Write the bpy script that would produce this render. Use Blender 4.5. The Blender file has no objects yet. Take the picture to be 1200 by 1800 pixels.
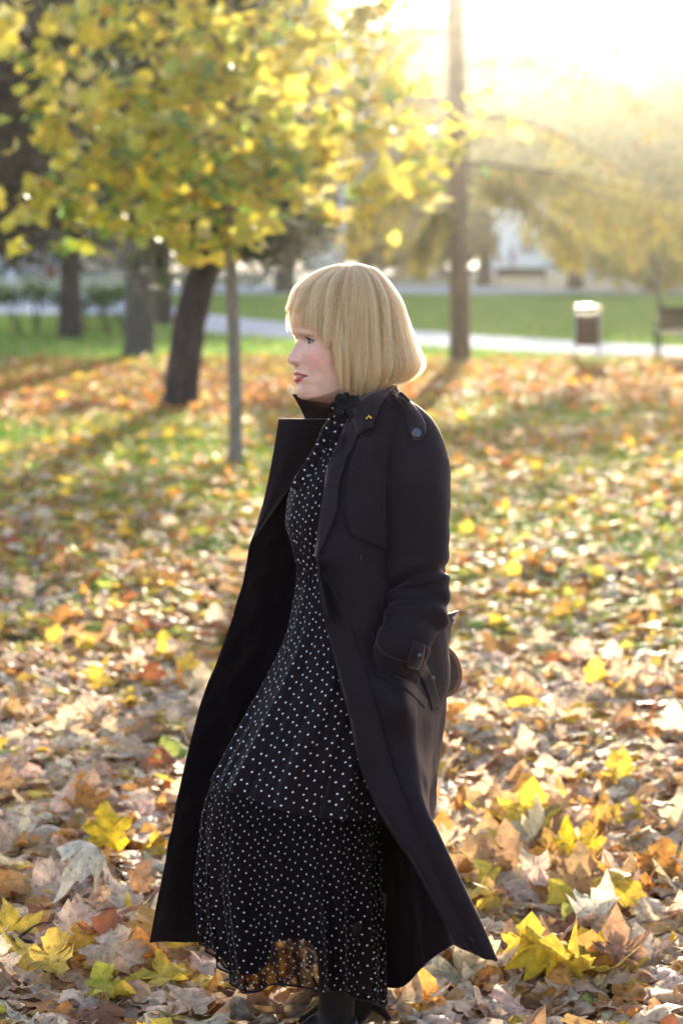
import bpy, math, random
import numpy as np
from mathutils import Vector, Matrix
PI = math.pi
R = math.radians
random.seed(7)
rng = np.random.default_rng(11)

# ------------------------------------------------------------------ camera, light, exposure
scn = bpy.context.scene
F = 3814.0                      # focal length in photo pixels (50 mm on a 23.6 mm tall frame)
CAM_H = 1.78
PITCH = math.atan((900 - 430) / F)
D0 = 4.65                       # distance of the woman
cam_d = bpy.data.cameras.new('camera')
cam = bpy.data.objects.new('camera', cam_d)
scn.collection.objects.link(cam)
cam.location = (0, 0, CAM_H)
cam.rotation_euler = (PI/2 - PITCH, 0, 0)
cam_d.sensor_fit = 'VERTICAL'; cam_d.sensor_height = 23.6; cam_d.sensor_width = 15.73
cam_d.lens = 50.0
cam_d.clip_end = 2000; cam_d.clip_start = 0.05
cam_d.dof.use_dof = True
cam_d.dof.focus_distance = D0 - 0.08
cam_d.dof.aperture_fstop = 2.2
scn.camera = cam

SUN_EL, SUN_AZ = R(10.4), R(5.4)         # azimuth to the right of the view axis (+Y)
w = bpy.data.worlds.new('World'); scn.world = w; w.use_nodes = True
nt = w.node_tree; nt.nodes.clear()
sky = nt.nodes.new('ShaderNodeTexSky'); sky.sky_type = 'NISHITA'; sky.sun_disc = False
sky.sun_elevation = SUN_EL; sky.sun_rotation = SUN_AZ
sky.air_density = 1.0; sky.dust_density = 2.0; sky.ozone_density = 1.0
bg = nt.nodes.new('ShaderNodeBackground'); bg.inputs[1].default_value = 0.15
wo = nt.nodes.new('ShaderNodeOutputWorld')
tint = nt.nodes.new('ShaderNodeMix'); tint.data_type = 'RGBA'; tint.blend_type = 'MULTIPLY'; tint.inputs[0].default_value = 1.0
tint.inputs[7].default_value = (1.0, .935, .99, 1)      # the camera's white balance leans to magenta
nt.links.new(sky.outputs[0], tint.inputs[6]); nt.links.new(tint.outputs[2], bg.inputs[0]); nt.links.new(bg.outputs[0], wo.inputs[0])
sl = bpy.data.lights.new('sun', 'SUN'); sl.energy = 5.0; sl.angle = R(0.5); sl.color = (1.0, 0.88, 0.66)
so = bpy.data.objects.new('sun', sl); scn.collection.objects.link(so)
sd = Vector((math.sin(SUN_AZ)*math.cos(SUN_EL), math.cos(SUN_AZ)*math.cos(SUN_EL), math.sin(SUN_EL)))
so.rotation_euler = sd.to_track_quat('Z', 'Y').to_euler()
scn.view_settings.view_transform = 'Standard'; scn.view_settings.look = 'None'
scn.view_settings.exposure = 2.0; scn.view_settings.gamma = 1.0
scn.cycles.use_denoising = True
scn.cycles.max_bounces = 8; scn.cycles.transparent_max_bounces = 16
scn.cycles.volume_bounces = 0; scn.cycles.transmission_bounces = 6
scn.cycles.sample_clamp_indirect = 6.0
scn.cycles.caustics_reflective = False; scn.cycles.caustics_refractive = False
GLOW_DENS, GLOW_G = 0.0002, 0.92

# ------------------------------------------------------------------ helpers
def P(px, py, Y):
    """world point on the plane y=Y seen at photo pixel (px, py)"""
    a, b = (px-600)/F, -(py-900)/F
    dx, dy, dz = a, math.cos(PITCH) + b*math.sin(PITCH), -math.sin(PITCH) + b*math.cos(PITCH)
    t = Y/dy
    return Vector((dx*t, Y, CAM_H + dz*t))
def G(px, py, z=0.0):
    a, b = (px-600)/F, -(py-900)/F
    dx, dy, dz = a, math.cos(PITCH) + b*math.sin(PITCH), -math.sin(PITCH) + b*math.cos(PITCH)
    t = (z-CAM_H)/dz
    return Vector((dx*t, dy*t, z))
def tag(o, label=None, cat=None, group=None, kind=None):
    if label: o['label'] = label
    if cat: o['category'] = cat
    if group: o['group'] = group
    if kind: o['kind'] = kind
    return o
def thing(name, label, cat, loc, group=None, rz=0.0):
    o = bpy.data.objects.new(name, None); scn.collection.objects.link(o)
    o.location = loc; o.rotation_euler = (0, 0, rz); o.empty_display_size = .2
    return tag(o, label, cat, group)
def mobj(name, verts, faces, mat, parent=None, off=(0,0,0), smooth=True, col=None, uv=None, matidx=None):
    """verts: Nx3; off is subtracted (world -> parent's frame)"""
    v = np.asarray(verts, dtype=np.float64).reshape(-1, 3) - np.asarray(off, dtype=np.float64)
    me = bpy.data.meshes.new(name)
    if isinstance(faces, np.ndarray):
        n, k = faces.shape
        me.vertices.add(len(v)); me.vertices.foreach_set('co', v.ravel())
        me.loops.add(n*k); me.loops.foreach_set('vertex_index', faces.ravel().astype(np.int32))
        me.polygons.add(n); me.polygons.foreach_set('loop_start', np.arange(0, n*k, k, dtype=np.int32))
        me.update(calc_edges=True)
    else:
        me.from_pydata([tuple(p) for p in v], [], faces)
    for m in (mat if isinstance(mat, (list, tuple)) else [mat]): me.materials.append(m)
    if matidx is not None: me.polygons.foreach_set('material_index', np.asarray(matidx, dtype=np.int32))
    if smooth: me.polygons.foreach_set('use_smooth', np.ones(len(me.polygons), dtype=bool))
    if col is not None:
        c = np.asarray(col, dtype=np.float32)
        if c.shape[1] == 3: c = np.concatenate([c, np.ones((len(c), 1), np.float32)], 1)
        ca = me.color_attributes.new('Col', 'FLOAT_COLOR', 'POINT'); ca.data.foreach_set('color', c.ravel())
    if uv is not None:
        ul = me.uv_layers.new(name='UVMap')
        li = np.zeros(len(me.loops), dtype=np.int32); me.loops.foreach_get('vertex_index', li)
        ul.data.foreach_set('uv', np.asarray(uv, dtype=np.float32)[li].ravel())
    me.update()
    o = bpy.data.objects.new(name, me); scn.collection.objects.link(o)
    if parent: o.parent = parent
    return o
class MB:
    def __init__(s): s.v = []; s.f = []
    def add(s, vs, fs):
        n = len(s.v); s.v += [tuple(p) for p in vs]; s.f += [tuple(i+n for i in f) for f in fs]; return s
    def box(s, c, d, M=None, taper=1.0):
        vs = []
        for z in (-1, 1):
            t = taper if z > 0 else 1.0
            for x, y in ((-1,-1), (1,-1), (1,1), (-1,1)):
                p = Vector((x*d[0]/2*t, y*d[1]/2*t, z*d[2]/2))
                if M: p = M @ p
                vs.append(p + Vector(c))
        return s.add(vs, [(0,3,2,1), (4,5,6,7), (0,1,5,4), (1,2,6,5), (2,3,7,6), (3,0,4,7)])
    def tube(s, pts, rad, seg=10, cap=True, wob=0.0):
        pts = [Vector(p) for p in pts]; n = len(pts); rings = []
        for i, p in enumerate(pts):
            t = (pts[min(i+1, n-1)] - pts[max(i-1, 0)]).normalized()
            a = Vector((0, 1, 0)) if abs(t.y) < .9 else Vector((1, 0, 0))
            u = t.cross(a).normalized(); v = t.cross(u)
            r = rad[i] if hasattr(rad, '__len__') else rad
            rings.append([p + (u*math.cos(k*2*PI/seg) + v*math.sin(k*2*PI/seg))*r*(1+random.uniform(-wob, wob)) for k in range(seg)])
        vs = [q for g in rings for q in g]; fs = []
        for i in range(n-1):
            for k in range(seg):
                fs.append((i*seg+k, i*seg+(k+1) % seg, (i+1)*seg+(k+1) % seg, (i+1)*seg+k))
        if cap: fs += [tuple(range(seg))[::-1], tuple((n-1)*seg+k for k in range(seg))]
        return s.add(vs, fs)
    def build(s, name, mat, parent=None, off=(0,0,0), smooth=False):
        return mobj(name, s.v, s.f, mat, parent, off, smooth)
def crom(pts, n):
    """Catmull-Rom through pts -> n samples"""
    p = np.asarray(pts, float); m = len(p)
    out = []
    for t in np.linspace(0, m-1, n):
        i = min(int(t), m-2); u = t-i
        p0, p1, p2, p3 = p[max(i-1, 0)], p[i], p[i+1], p[min(i+2, m-1)]
        out.append(.5*((2*p1)+(-p0+p2)*u+(2*p0-5*p1+4*p2-p3)*u*u+(-p0+3*p1-3*p2+p3)*u**3))
    return np.array(out)
def vnoise(x, y, seed=0):
    """smooth 2D value noise in 0..1 (numpy)"""
    xi, yi = np.floor(x).astype(int), np.floor(y).astype(int)
    fx, fy = x-xi, y-yi; fx = fx*fx*(3-2*fx); fy = fy*fy*(3-2*fy)
    def h(a, b):
        n = (a*374761393 + b*668265263 + seed*144665) & 0x7fffffff
        n = ((n ^ (n >> 13))*1274126177) & 0x7fffffff
        return ((n ^ (n >> 16)) & 0xffff)/65535.0
    return (h(xi, yi)*(1-fx)+h(xi+1, yi)*fx)*(1-fy) + (h(xi, yi+1)*(1-fx)+h(xi+1, yi+1)*fx)*fy

# ------------------------------------------------------------------ materials
def newmat(name):
    m = bpy.data.materials.new(name); m.use_nodes = True; nt = m.node_tree; nt.nodes.clear()
    return m, nt, nt.nodes.new('ShaderNodeOutputMaterial')
def ND(nt, t, **k):
    n = nt.nodes.new(t)
    for a, b in k.items(): setattr(n, a, b)
    return n
def simple(name, col, rough=.6, spec=.4, metal=0, var=.15, scale=8, bump=.2, bscale=60, coat=0):
    m, nt, out = newmat(name)
    b = ND(nt, 'ShaderNodeBsdfPrincipled'); tc = ND(nt, 'ShaderNodeTexCoord')
    nz = ND(nt, 'ShaderNodeTexNoise'); nz.inputs['Scale'].default_value = scale; nz.inputs['Detail'].default_value = 6
    mx = ND(nt, 'ShaderNodeMix', data_type='RGBA')
    mx.inputs[6].default_value = (*[c*(1-var) for c in col], 1); mx.inputs[7].default_value = (*[min(1, c*(1+var)) for c in col], 1)
    nt.links.new(tc.outputs['Object'], nz.inputs['Vector']); nt.links.new(nz.outputs[0], mx.inputs[0])
    nt.links.new(mx.outputs[2], b.inputs['Base Color'])
    b.inputs['Roughness'].default_value = rough; b.inputs['Metallic'].default_value = metal
    b.inputs['Specular IOR Level'].default_value = spec; b.inputs['Coat Weight'].default_value = coat
    n2 = ND(nt, 'ShaderNodeTexNoise'); n2.inputs['Scale'].default_value = bscale; n2.inputs['Detail'].default_value = 4
    bp = ND(nt, 'ShaderNodeBump'); bp.inputs['Strength'].default_value = bump; bp.inputs['Distance'].default_value = .01
    nt.links.new(tc.outputs['Object'], n2.inputs['Vector']); nt.links.new(n2.outputs[0], bp.inputs['Height'])
    nt.links.new(bp.outputs[0], b.inputs['Normal']); nt.links.new(b.outputs[0], out.inputs[0])
    return m
def leafmat(name, trans=.45, rough=.45, spec=.5, mottle=.25, mscale=30, bump=.0, spots=False):
    """per-leaf colour from the Col attribute, light passing through"""
    m, nt, out = newmat(name)
    at = ND(nt, 'ShaderNodeVertexColor', layer_name='Col')
    tc = ND(nt, 'ShaderNodeTexCoord'); nz = ND(nt, 'ShaderNodeTexNoise')
    nz.inputs['Scale'].default_value = mscale; nz.inputs['Detail'].default_value = 5
    nt.links.new(tc.outputs['Object'], nz.inputs['Vector'])
    mr = ND(nt, 'ShaderNodeMapRange'); mr.inputs[1].default_value = .3; mr.inputs[2].default_value = .7
    mr.inputs[3].default_value = 1-mottle; mr.inputs[4].default_value = 1+mottle
    nt.links.new(nz.outputs[0], mr.inputs[0])
    vm = ND(nt, 'ShaderNodeVectorMath', operation='SCALE'); nt.links.new(at.outputs[0], vm.inputs[0]); nt.links.new(mr.outputs[0], vm.inputs['Scale'])
    if spots:       # brown blotches of decay
        n3 = ND(nt, 'ShaderNodeTexNoise'); n3.inputs['Scale'].default_value = 70; n3.inputs['Detail'].default_value = 3; nt.links.new(tc.outputs['Object'], n3.inputs['Vector'])
        m3 = ND(nt, 'ShaderNodeMapRange'); m3.inputs[1].default_value = .58; m3.inputs[2].default_value = .72; m3.inputs[4].default_value = .75; nt.links.new(n3.outputs[0], m3.inputs[0])
        x3 = ND(nt, 'ShaderNodeMix', data_type='RGBA'); x3.inputs[7].default_value = (.2, .1, .05, 1); nt.links.new(m3.outputs[0], x3.inputs[0]); nt.links.new(vm.outputs[0], x3.inputs[6])
        class _o: outputs = [x3.outputs[2]]
        vm = _o
    b = ND(nt, 'ShaderNodeBsdfPrincipled'); b.inputs['Roughness'].default_value = rough; b.inputs['Specular IOR Level'].default_value = spec
    t = ND(nt, 'ShaderNodeBsdfTranslucent'); mx = ND(nt, 'ShaderNodeMixShader'); mx.inputs[0].default_value = trans
    nt.links.new(vm.outputs[0], b.inputs['Base Color']); nt.links.new(vm.outputs[0], t.inputs[0])
    if bump:
        bp = ND(nt, 'ShaderNodeBump'); bp.inputs['Strength'].default_value = bump; bp.inputs['Distance'].default_value = .004
        nt.links.new(nz.outputs[0], bp.inputs['Height']); nt.links.new(bp.outputs[0], b.inputs['Normal'])
    nt.links.new(b.outputs[0], mx.inputs[1]); nt.links.new(t.outputs[0], mx.inputs[2]); nt.links.new(mx.outputs[0], out.inputs[0])
    return m
def bark(name, c1, c2, scale=6):
    m, nt, out = newmat(name)
    tc = ND(nt, 'ShaderNodeTexCoord'); mp = ND(nt, 'ShaderNodeMapping'); mp.inputs['Scale'].default_value = (scale*2, scale*2, scale*.35)
    nz = ND(nt, 'ShaderNodeTexNoise'); nz.inputs['Scale'].default_value = 1.6; nz.inputs['Detail'].default_value = 8; nz.inputs['Roughness'].default_value = .7
    cr = ND(nt, 'ShaderNodeValToRGB'); cr.color_ramp.elements[0].position = .35; cr.color_ramp.elements[1].position = .68
    cr.color_ramp.elements[0].color = (*c1, 1); cr.color_ramp.elements[1].color = (*c2, 1)
    b = ND(nt, 'ShaderNodeBsdfPrincipled'); b.inputs['Roughness'].default_value = .85
    bp = ND(nt, 'ShaderNodeBump'); bp.inputs['Strength'].default_value = .8; bp.inputs['Distance'].default_value = .03
    nt.links.new(tc.outputs['Object'], mp.inputs[0]); nt.links.new(mp.outputs[0], nz.inputs['Vector']); nt.links.new(nz.outputs[0], cr.inputs[0])
    nt.links.new(cr.outputs[0], b.inputs['Base Color']); nt.links.new(nz.outputs[0], bp.inputs['Height']); nt.links.new(bp.outputs[0], b.inputs['Normal'])
    nt.links.new(b.outputs[0], out.inputs[0])
    return m
M_leaf_ground = leafmat('fallen_leaf', .42, .6, .35, .32, 45, .5, spots=True)
M_leaf_maple = leafmat('maple_leaf', .55, .4, .5, .15, 6)
M_leaf_far = leafmat('far_leaf', .5, .5, .4, .2, 2)
M_needle = leafmat('needle', .5, .5, .4, .2, 5)
M_grass = leafmat('grass_blade', .5, .4, .5, .2, 8)
M_bark_dark = bark('bark_dark', (.02, .014, .015), (.08, .06, .062))
M_bark_grey = bark('bark_grey', (.035, .028, .028), (.13, .11, .108))
M_bark_pale = bark('bark_pale', (.12, .1, .085), (.34, .3, .25), 14)
M_bark_warm = bark('bark_warm', (.06, .035, .022), (.22, .14, .09))
M_bark_birch = bark('bark_birch', (.25, .23, .22), (.75, .73, .7), 4)
M_road = simple('road_surface', (.3, .3, .31), .8, .2, var=.1, scale=1)
M_pave = simple('pale_paving', (.5, .52, .56), 1.0, .02, var=.12, scale=3, bump=.15, bscale=40)
M_white = simple('white_render', (.84, .87, .9), .7, var=.05, scale=2)
M_roof = simple('grey_roof', (.3, .3, .33), .6)
M_glass = simple('window_glass', (.12, .15, .18), .15, .6, var=.1)
M_post = simple('grey_metal', (.36, .38, .46), .45, metal=.3)
M_wood = simple('brown_wood', (.09, .035, .018), .5, .4, var=.3, scale=12)
M_wood2 = simple('bench_wood', (.045, .027, .02), .8, .12, var=.3, scale=10)
M_iron = simple('dark_iron', (.02, .035, .03), .7, .2, metal=.1)
M_lid = simple('bin_metal', (.6, .55, .42), .4, .6, metal=.6, var=.05)
M_redbin = simple('red_brown_wood', (.25, .08, .06), .6)

# ------------------------------------------------------------------ ground, paths
m, nt, out = newmat('ground')
tc = ND(nt, 'ShaderNodeTexCoord'); sp = ND(nt, 'ShaderNodeSeparateXYZ'); nt.links.new(tc.outputs['Object'], sp.inputs[0])
n1 = ND(nt, 'ShaderNodeTexNoise'); n1.inputs['Scale'].default_value = .35; n1.inputs['Detail'].default_value = 8
n2 = ND(nt, 'ShaderNodeTexNoise'); n2.inputs['Scale'].default_value = 9; n2.inputs['Detail'].default_value = 8; n2.inputs['Roughness'].default_value = .7
nt.links.new(tc.outputs['Object'], n1.inputs['Vector']); nt.links.new(tc.outputs['Object'], n2.inputs['Vector'])
def ramp(els):
    r = ND(nt, 'ShaderNodeValToRGB'); e = r.color_ramp.elements
    for i, (p, c) in enumerate(els):
        x = e[i] if i < 2 else e.new(p)
        x.position = p; x.color = (*c, 1)
    return r
soil = ramp([(.35, (.06, .045, .03)), (.55, (.1, .085, .04)), (.7, (.09, .14, .035))]); nt.links.new(n2.outputs[0], soil.inputs[0])
lawn = ramp([(.3, (.07, .19, .03)), (.7, (.14, .3, .05))]); nt.links.new(n1.outputs[0], lawn.inputs[0])
dull = ramp([(.3, (.16, .2, .07)), (.7, (.3, .28, .1))]); nt.links.new(n1.outputs[0], dull.inputs[0])
def mr(a, b):
    ad = ND(nt, 'ShaderNodeMath', operation='MULTIPLY_ADD'); ad.inputs[1].default_value = 6.0
    nt.links.new(n1.outputs[0], ad.inputs[0]); nt.links.new(sp.outputs[1], ad.inputs[2])
    r = ND(nt, 'ShaderNodeMapRange'); r.inputs[1].default_value = a+3; r.inputs[2].default_value = b+3
    nt.links.new(ad.outputs[0], r.inputs[0]); return r
mA, mB_ = mr(31, 34), mr(72, 84)
x1 = ND(nt, 'ShaderNodeMix', data_type='RGBA'); nt.links.new(mA.outputs[0], x1.inputs[0]); nt.links.new(soil.outputs[0], x1.inputs[6]); nt.links.new(lawn.outputs[0], x1.inputs[7])
x2 = ND(nt, 'ShaderNodeMix', data_type='RGBA'); nt.links.new(mB_.outputs[0], x2.inputs[0]); nt.links.new(x1.outputs[2], x2.inputs[6]); nt.links.new(dull.outputs[0], x2.inputs[7])
b = ND(nt, 'ShaderNodeBsdfPrincipled'); b.inputs['Roughness'].default_value = .9; b.inputs['Sheen Weight'].default_value = .3
bp = ND(nt, 'ShaderNodeBump'); bp.inputs['Strength'].default_value = .9; bp.inputs['Distance'].default_value = .05
nt.links.new(n2.outputs[0], bp.inputs['Height']); nt.links.new(bp.outputs[0], b.inputs['Normal'])
nt.links.new(x2.outputs[2], b.inputs['Base Color']); nt.links.new(b.outputs[0], out.inputs[0])
M_ground = m
nx, ny = 60, 90
ys = np.concatenate([[-60, -20], np.linspace(-4, 60, 60), np.linspace(65, 1200, 28)]); xs = np.concatenate([[-700, -300, -120], np.linspace(-60, 60, 54), [120, 300, 700]])
X, Y = np.meshgrid(xs, ys)
Z = (vnoise(X*.7, Y*.7, 3)-.5)*.05*(np.abs(Y-10) < 25)*(np.abs(X) < 30)
V = np.stack([X, Y, Z-.02], -1).reshape(-1, 3); W_ = len(xs)
Fc = np.array([[j*W_+i, j*W_+i+1, (j+1)*W_+i+1, (j+1)*W_+i] for j in range(len(ys)-1) for i in range(W_-1)])
tag(mobj('ground', V, Fc, M_ground), kind='structure')

def strip(name, upper, lower, z, mat):
    n = 60
    u, l = crom(upper, n), crom(lower, n); vs, fs = [], []
    for i in range(n):
        a, c = G(*l[i]), G(*u[i])
        vs += [(a.x, a.y, z), (c.x, c.y, z), (a.x, a.y, -.12), (c.x, c.y, -.12)]
        if i:
            k = 4*i; fs += [(k-4, k, k+1, k-3), (k-2, k+2, k, k-4), (k-3, k+1, k+3, k-1)]
    return tag(mobj(name, vs, fs, mat, smooth=False), kind='structure')
strip('path', [(-900, 506), (-300, 510), (0, 513), (220, 520), (300, 540), (360, 553), (500, 569), (720, 583), (850, 592), (1000, 602), (1200, 613), (1500, 630), (2000, 655)],
      [(-900, 552), (-300, 554), (0, 556), (200, 557), (290, 565), (360, 587), (500, 598), (720, 609), (850, 617), (1000, 626), (1200, 638), (1500, 657), (2000, 690)], .03, M_pave)
strip('path', [(260, 503), (500, 503), (800, 504), (1150, 505), (1800, 506)], [(260, 516), (500, 517), (800, 519), (1150, 521), (1800, 526)], .03, M_pave)
strip('road', [(-900, 461), (0, 461), (500, 461), (880, 462)], [(-900, 480), (0, 482), (500, 486), (880, 487)], .035, M_road)

# ------------------------------------------------------------------ leaf scattering
def maple_outline(k):
    """points of a five-lobed maple leaf, stalk at origin, tip towards +y; k = detail"""
    half = [(0.0, 0.0), (.10, -.03), (.28, -.10), (.26, -.02), (.40, .03), (.56, .10), (.46, .19), (.44, .26), (.58, .34), (.66, .50), (.52, .49),
            (.47, .56), (.36, .53), (.26, .47), (.30, .60), (.36, .70), (.25, .74), (.19, .84), (.0, 1.02)]
    if k == 1: half = [(0, 0), (.28, -.10), (.32, .05), (.56, .12), (.44, .26), (.64, .50), (.42, .54), (.26, .47), (.34, .70), (.0, 1.02)]
    if k == 0: half = [(0, 0), (.5, .1), (.55, .5), (.2, .5), (0, 1)]
    l = half + [(-x, y) for x, y in half[-2:0:-1]]
    return np.array(l) - np.array([0, .38])
def leaf_template(k, curl=0.0, fold=0.0, twist=0.0, wave=.0, seed=0):
    o = maple_outline(k); n = len(o)
    rings = {2: (.3, .62, 1.0), 1: (.5, 1.0), 0: (1.0,)}[k]
    V = [np.array([[0, 0]])]+[o*r for r in rings]; V = np.concatenate(V)
    Fs = [[0, 1+i, 1+(i+1) % n] for i in range(n)]
    for j in range(len(rings)-1):
        for i in range(n):
            a, b_, c, d = 1+j*n+i, 1+j*n+(i+1) % n, 1+(j+1)*n+(i+1) % n, 1+(j+1)*n+i
            Fs += [[a, d, c], [a, c, b_]]
    x, y = V[:, 0], V[:, 1]; r2 = x*x+y*y; ang = np.arctan2(x, y+.38)
    rs = np.random.default_rng(seed+100*k)
    ph = rs.uniform(0, 6.28, 3)
    z = curl*r2 + fold*np.abs(x)*.8 + twist*x*y + wave*np.sin(ang*5+ph[0])*r2*1.2 + wave*.6*np.sin(x*9+ph[1])*np.sin(y*8+ph[2])*np.sqrt(r2)
    if k == 2:
        lobes = np.array([-1.9, -.95, 0, .95, 1.9]); dl = np.min(np.abs(ang[:, None]-lobes[None]), 1)
        z += .06*np.minimum(dl, .5)*np.sqrt(r2)
    sh = 1-.25*np.clip(np.sqrt(r2)-.3, 0, .5)*rs.uniform(0, 1)      # drier rims
    V3 = np.stack([x, y, z], 1)
    Fs = np.array(Fs)
    if k == 2:      # stalk
        s = np.array([[-.008, -.38, .0], [.008, -.38, .0], [.03, -.62, .03], [.018, -.62, .03], [.1, -.85, .1], [.085, -.86, .1]])
        b0 = len(V3); V3 = np.concatenate([V3, s]); sh = np.concatenate([sh, np.full(6, .8)])
        Fs = np.concatenate([Fs, np.array([[0, 1, 2], [0, 2, 3], [3, 2, 4], [3, 4, 5]])+b0])
    return V3, Fs, sh
def rotmats(yaw, pitch, roll):
    cy, sy, cp, sp_, cr, sr = np.cos(yaw), np.sin(yaw), np.cos(pitch), np.sin(pitch), np.cos(roll), np.sin(roll)
    o, z = np.ones_like(cy), np.zeros_like(cy)
    Rz = np.stack([cy, -sy, z, sy, cy, z, z, z, o], -1).reshape(-1, 3, 3)
    Rx = np.stack([o, z, z, z, cp, -sp_, z, sp_, cp], -1).reshape(-1, 3, 3)
    Ry = np.stack([cr, z, sr, z, o, z, -sr, z, cr], -1).reshape(-1, 3, 3)
    return Rz @ Rx @ Ry
def scatter(templates, pos, Rm, size, col):
    """-> verts, faces, colours for one mesh of many leaves"""
    Vs, Fs, Cs = [], [], []; base = 0
    which = rng.integers(0, len(templates), len(pos))
    for t, (V, Fc, sh) in enumerate(templates):
        s = which == t
        if not s.any(): continue
        p, Rr, sz, c = pos[s], Rm[s], size[s], col[s]
        Rr = Rr*np.stack([rng.uniform(.68, 1.12, len(p)), rng.uniform(.8, 1.1, len(p)), rng.uniform(.4, 1.6, len(p))], 1)[:, None, :]
        v = np.einsum('nij,vj->nvi', Rr, V)*sz[:, None, None] + p[:, None, :]
        n, k = len(p), len(V)
        Vs.append(v.reshape(-1, 3)); Fs.append((Fc[None]+(np.arange(n)*k)[:, None, None]+base).reshape(-1, Fc.shape[1]))
        Cs.append((c[:, None, :]*sh[None, :, None]).reshape(-1, 3)); base += n*k
    return np.concatenate(Vs), np.concatenate(Fs), np.concatenate(Cs)
def pick(pal, n, jit=.18):
    w_ = np.array([p[0] for p in pal], float); w_ /= w_.sum()
    c = np.array([p[1] for p in pal])[rng.choice(len(pal), n, p=w_)]
    return np.clip(c*(1+rng.uniform(-jit, jit, (n, 1)))*(1+rng.uniform(-jit*.4, jit*.4, (n, 3))), 0, .95)
PALE, TAN, ORG, YEL, RED, GRN, MAU = (.8, .63, .43), (.5, .31, .15), (.62, .3, .08), (.78, .55, .08), (.34, .13, .06), (.42, .44, .1), (.64, .46, .32)
def litter_mask(x, y):
    """0..1 how thickly the ground is covered with leaves"""
    n = vnoise(x*.55+3, y*.3+1, 5)*.6+vnoise(x*1.3, y*.8, 8)*.4
    m = np.clip(.47+1.7*(n-.42), .0, 1)
    near = np.clip((12-y)/4, 0, 1); m = m*(1-near)+np.clip(.78+1.1*(n-.4), .35, 1)*near
    far = np.clip((y-22)/3, 0, 1); m = m*(1-far)+np.clip(.9+.8*(n-.5), .5, 1)*far
    m *= 1-.35*np.exp(-((x+1.3)/1.3)**2-((y-18.5)/2.2)**2) - .35*np.exp(-((x-1.6)/1.4)**2-((y-13.5)/1.8)**2)
    return m
def zone(y0, y1, dens, k, pal, nvar, up):
    n = int(dens*(.235*(y1**2-y0**2)+1.6*(y1-y0)))
    u = rng.uniform(0, 1, n*2); y = np.sqrt(y0**2+u*(y1**2-y0**2)); x = rng.uniform(-1, 1, n*2)*(.235*y+.8)
    keep = rng.uniform(0, 1, n*2) < litter_mask(x, y)*.5/.62
    fx = (x-.05)/.16; fy = (y-4.5)/.32; keep &= ~((fx*fx+fy*fy < 1) & (rng.uniform(0, 1, len(x)) < .75))      # trodden down round her feet
    x, y = x[keep], y[keep]; n = len(x)
    t = [leaf_template(k, c, f, tw, wv, i) for i, (c, f, tw, wv) in enumerate(
        [(random.uniform(-1.0, .45), random.uniform(-.6, .35), random.uniform(-.9, .9), random.uniform(.1, .38)) for _ in range(nvar)])]
    yaw = rng.uniform(0, 2*PI, n); sc = np.where(rng.uniform(0, 1, n) < up, rng.uniform(.4, 1.2, n), rng.normal(0, .13, n))
    Rm = rotmats(yaw, sc, rng.normal(0, .15, n))
    size = rng.uniform(.055, .14, n)*(1 if y0 < 8 else .9)*(1 if k else 1.05)
    z = rng.uniform(.0, .045, n)+np.abs(sc)*.035*size/.12+vnoise(x*1.7, y*1.7, 21)*.045
    return scatter(t, np.stack([x, y, z], 1), Rm, size, pick(pal, n))
near_pal = [(40, PALE), (13, MAU), (20, TAN), (13, ORG), (8, YEL), (4, RED), (1, GRN)]
mid_pal = [(26, PALE), (12, TAN), (19, ORG), (22, YEL), (7, RED), (14, GRN)]
far_pal = [(12, PALE), (30, (.52, .26, .1)), (30, (.52, .2, .06)), (10, YEL), (16, RED), (8, GRN)]
parts = [zone(3.0, 9.0, 560, 2, near_pal, 18, .07), zone(9.0, 22.0, 260, 1, mid_pal, 8, .1), zone(22.0, 33.5, 190, 0, far_pal, 6, .14)]
def heap(px, py, sx, sy, n, pal):
    g_ = G(px, py); x, y = g_.x+rng.normal(0, sx, n), g_.y+rng.normal(0, sy, n)
    h = .07*np.exp(-((x-g_.x)/sx)**2/2-((y-g_.y)/sy)**2/2)
    t = [leaf_template(2, random.uniform(-1, .8), random.uniform(-.6, .5), random.uniform(-.9, .9), random.uniform(.15, .4), 90+i) for i in range(12)]
    up = rng.uniform(0, 1, n) < .4
    Rm = rotmats(np.where(up, rng.normal(0, .7, n), rng.uniform(0, 2*PI, n)), np.where(up, rng.uniform(.5, 1.3, n), rng.normal(0, .25, n)), rng.normal(0, .25, n))
    return scatter(t, np.stack([x, y, h*rng.uniform(.3, 1.2, n)+.02+up*.03], 1), Rm, rng.uniform(.09, .16, n), pick(pal, n))
heap_pal = [(36, PALE), (22, TAN), (20, (.72, .40, .1)), (14, (.8, .56, .08)), (4, RED)]
parts += [heap(985, 1590, .32, .28, 120, heap_pal), heap(930, 1480, .2, .14, 50, heap_pal), heap(930, 1740, .2, .1, 40, heap_pal), heap(200, 1720, .25, .15, 36, heap_pal), heap(560, 1800, .2, .05, 16, heap_pal)]
b0 = 0; Vs, Fs, Cs = [], [], []
for v, f, c in parts:
    Vs.append(v); Fs.append(f+b0); Cs.append(c); b0 += len(v)
tag(mobj('fallen_leaves', np.concatenate(Vs), np.concatenate(Fs), M_leaf_ground, col=np.concatenate(Cs)),
    'thick carpet of dry fallen maple leaves covering the park ground', 'leaves', kind='stuff')
del parts, Vs, Fs, Cs

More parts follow.
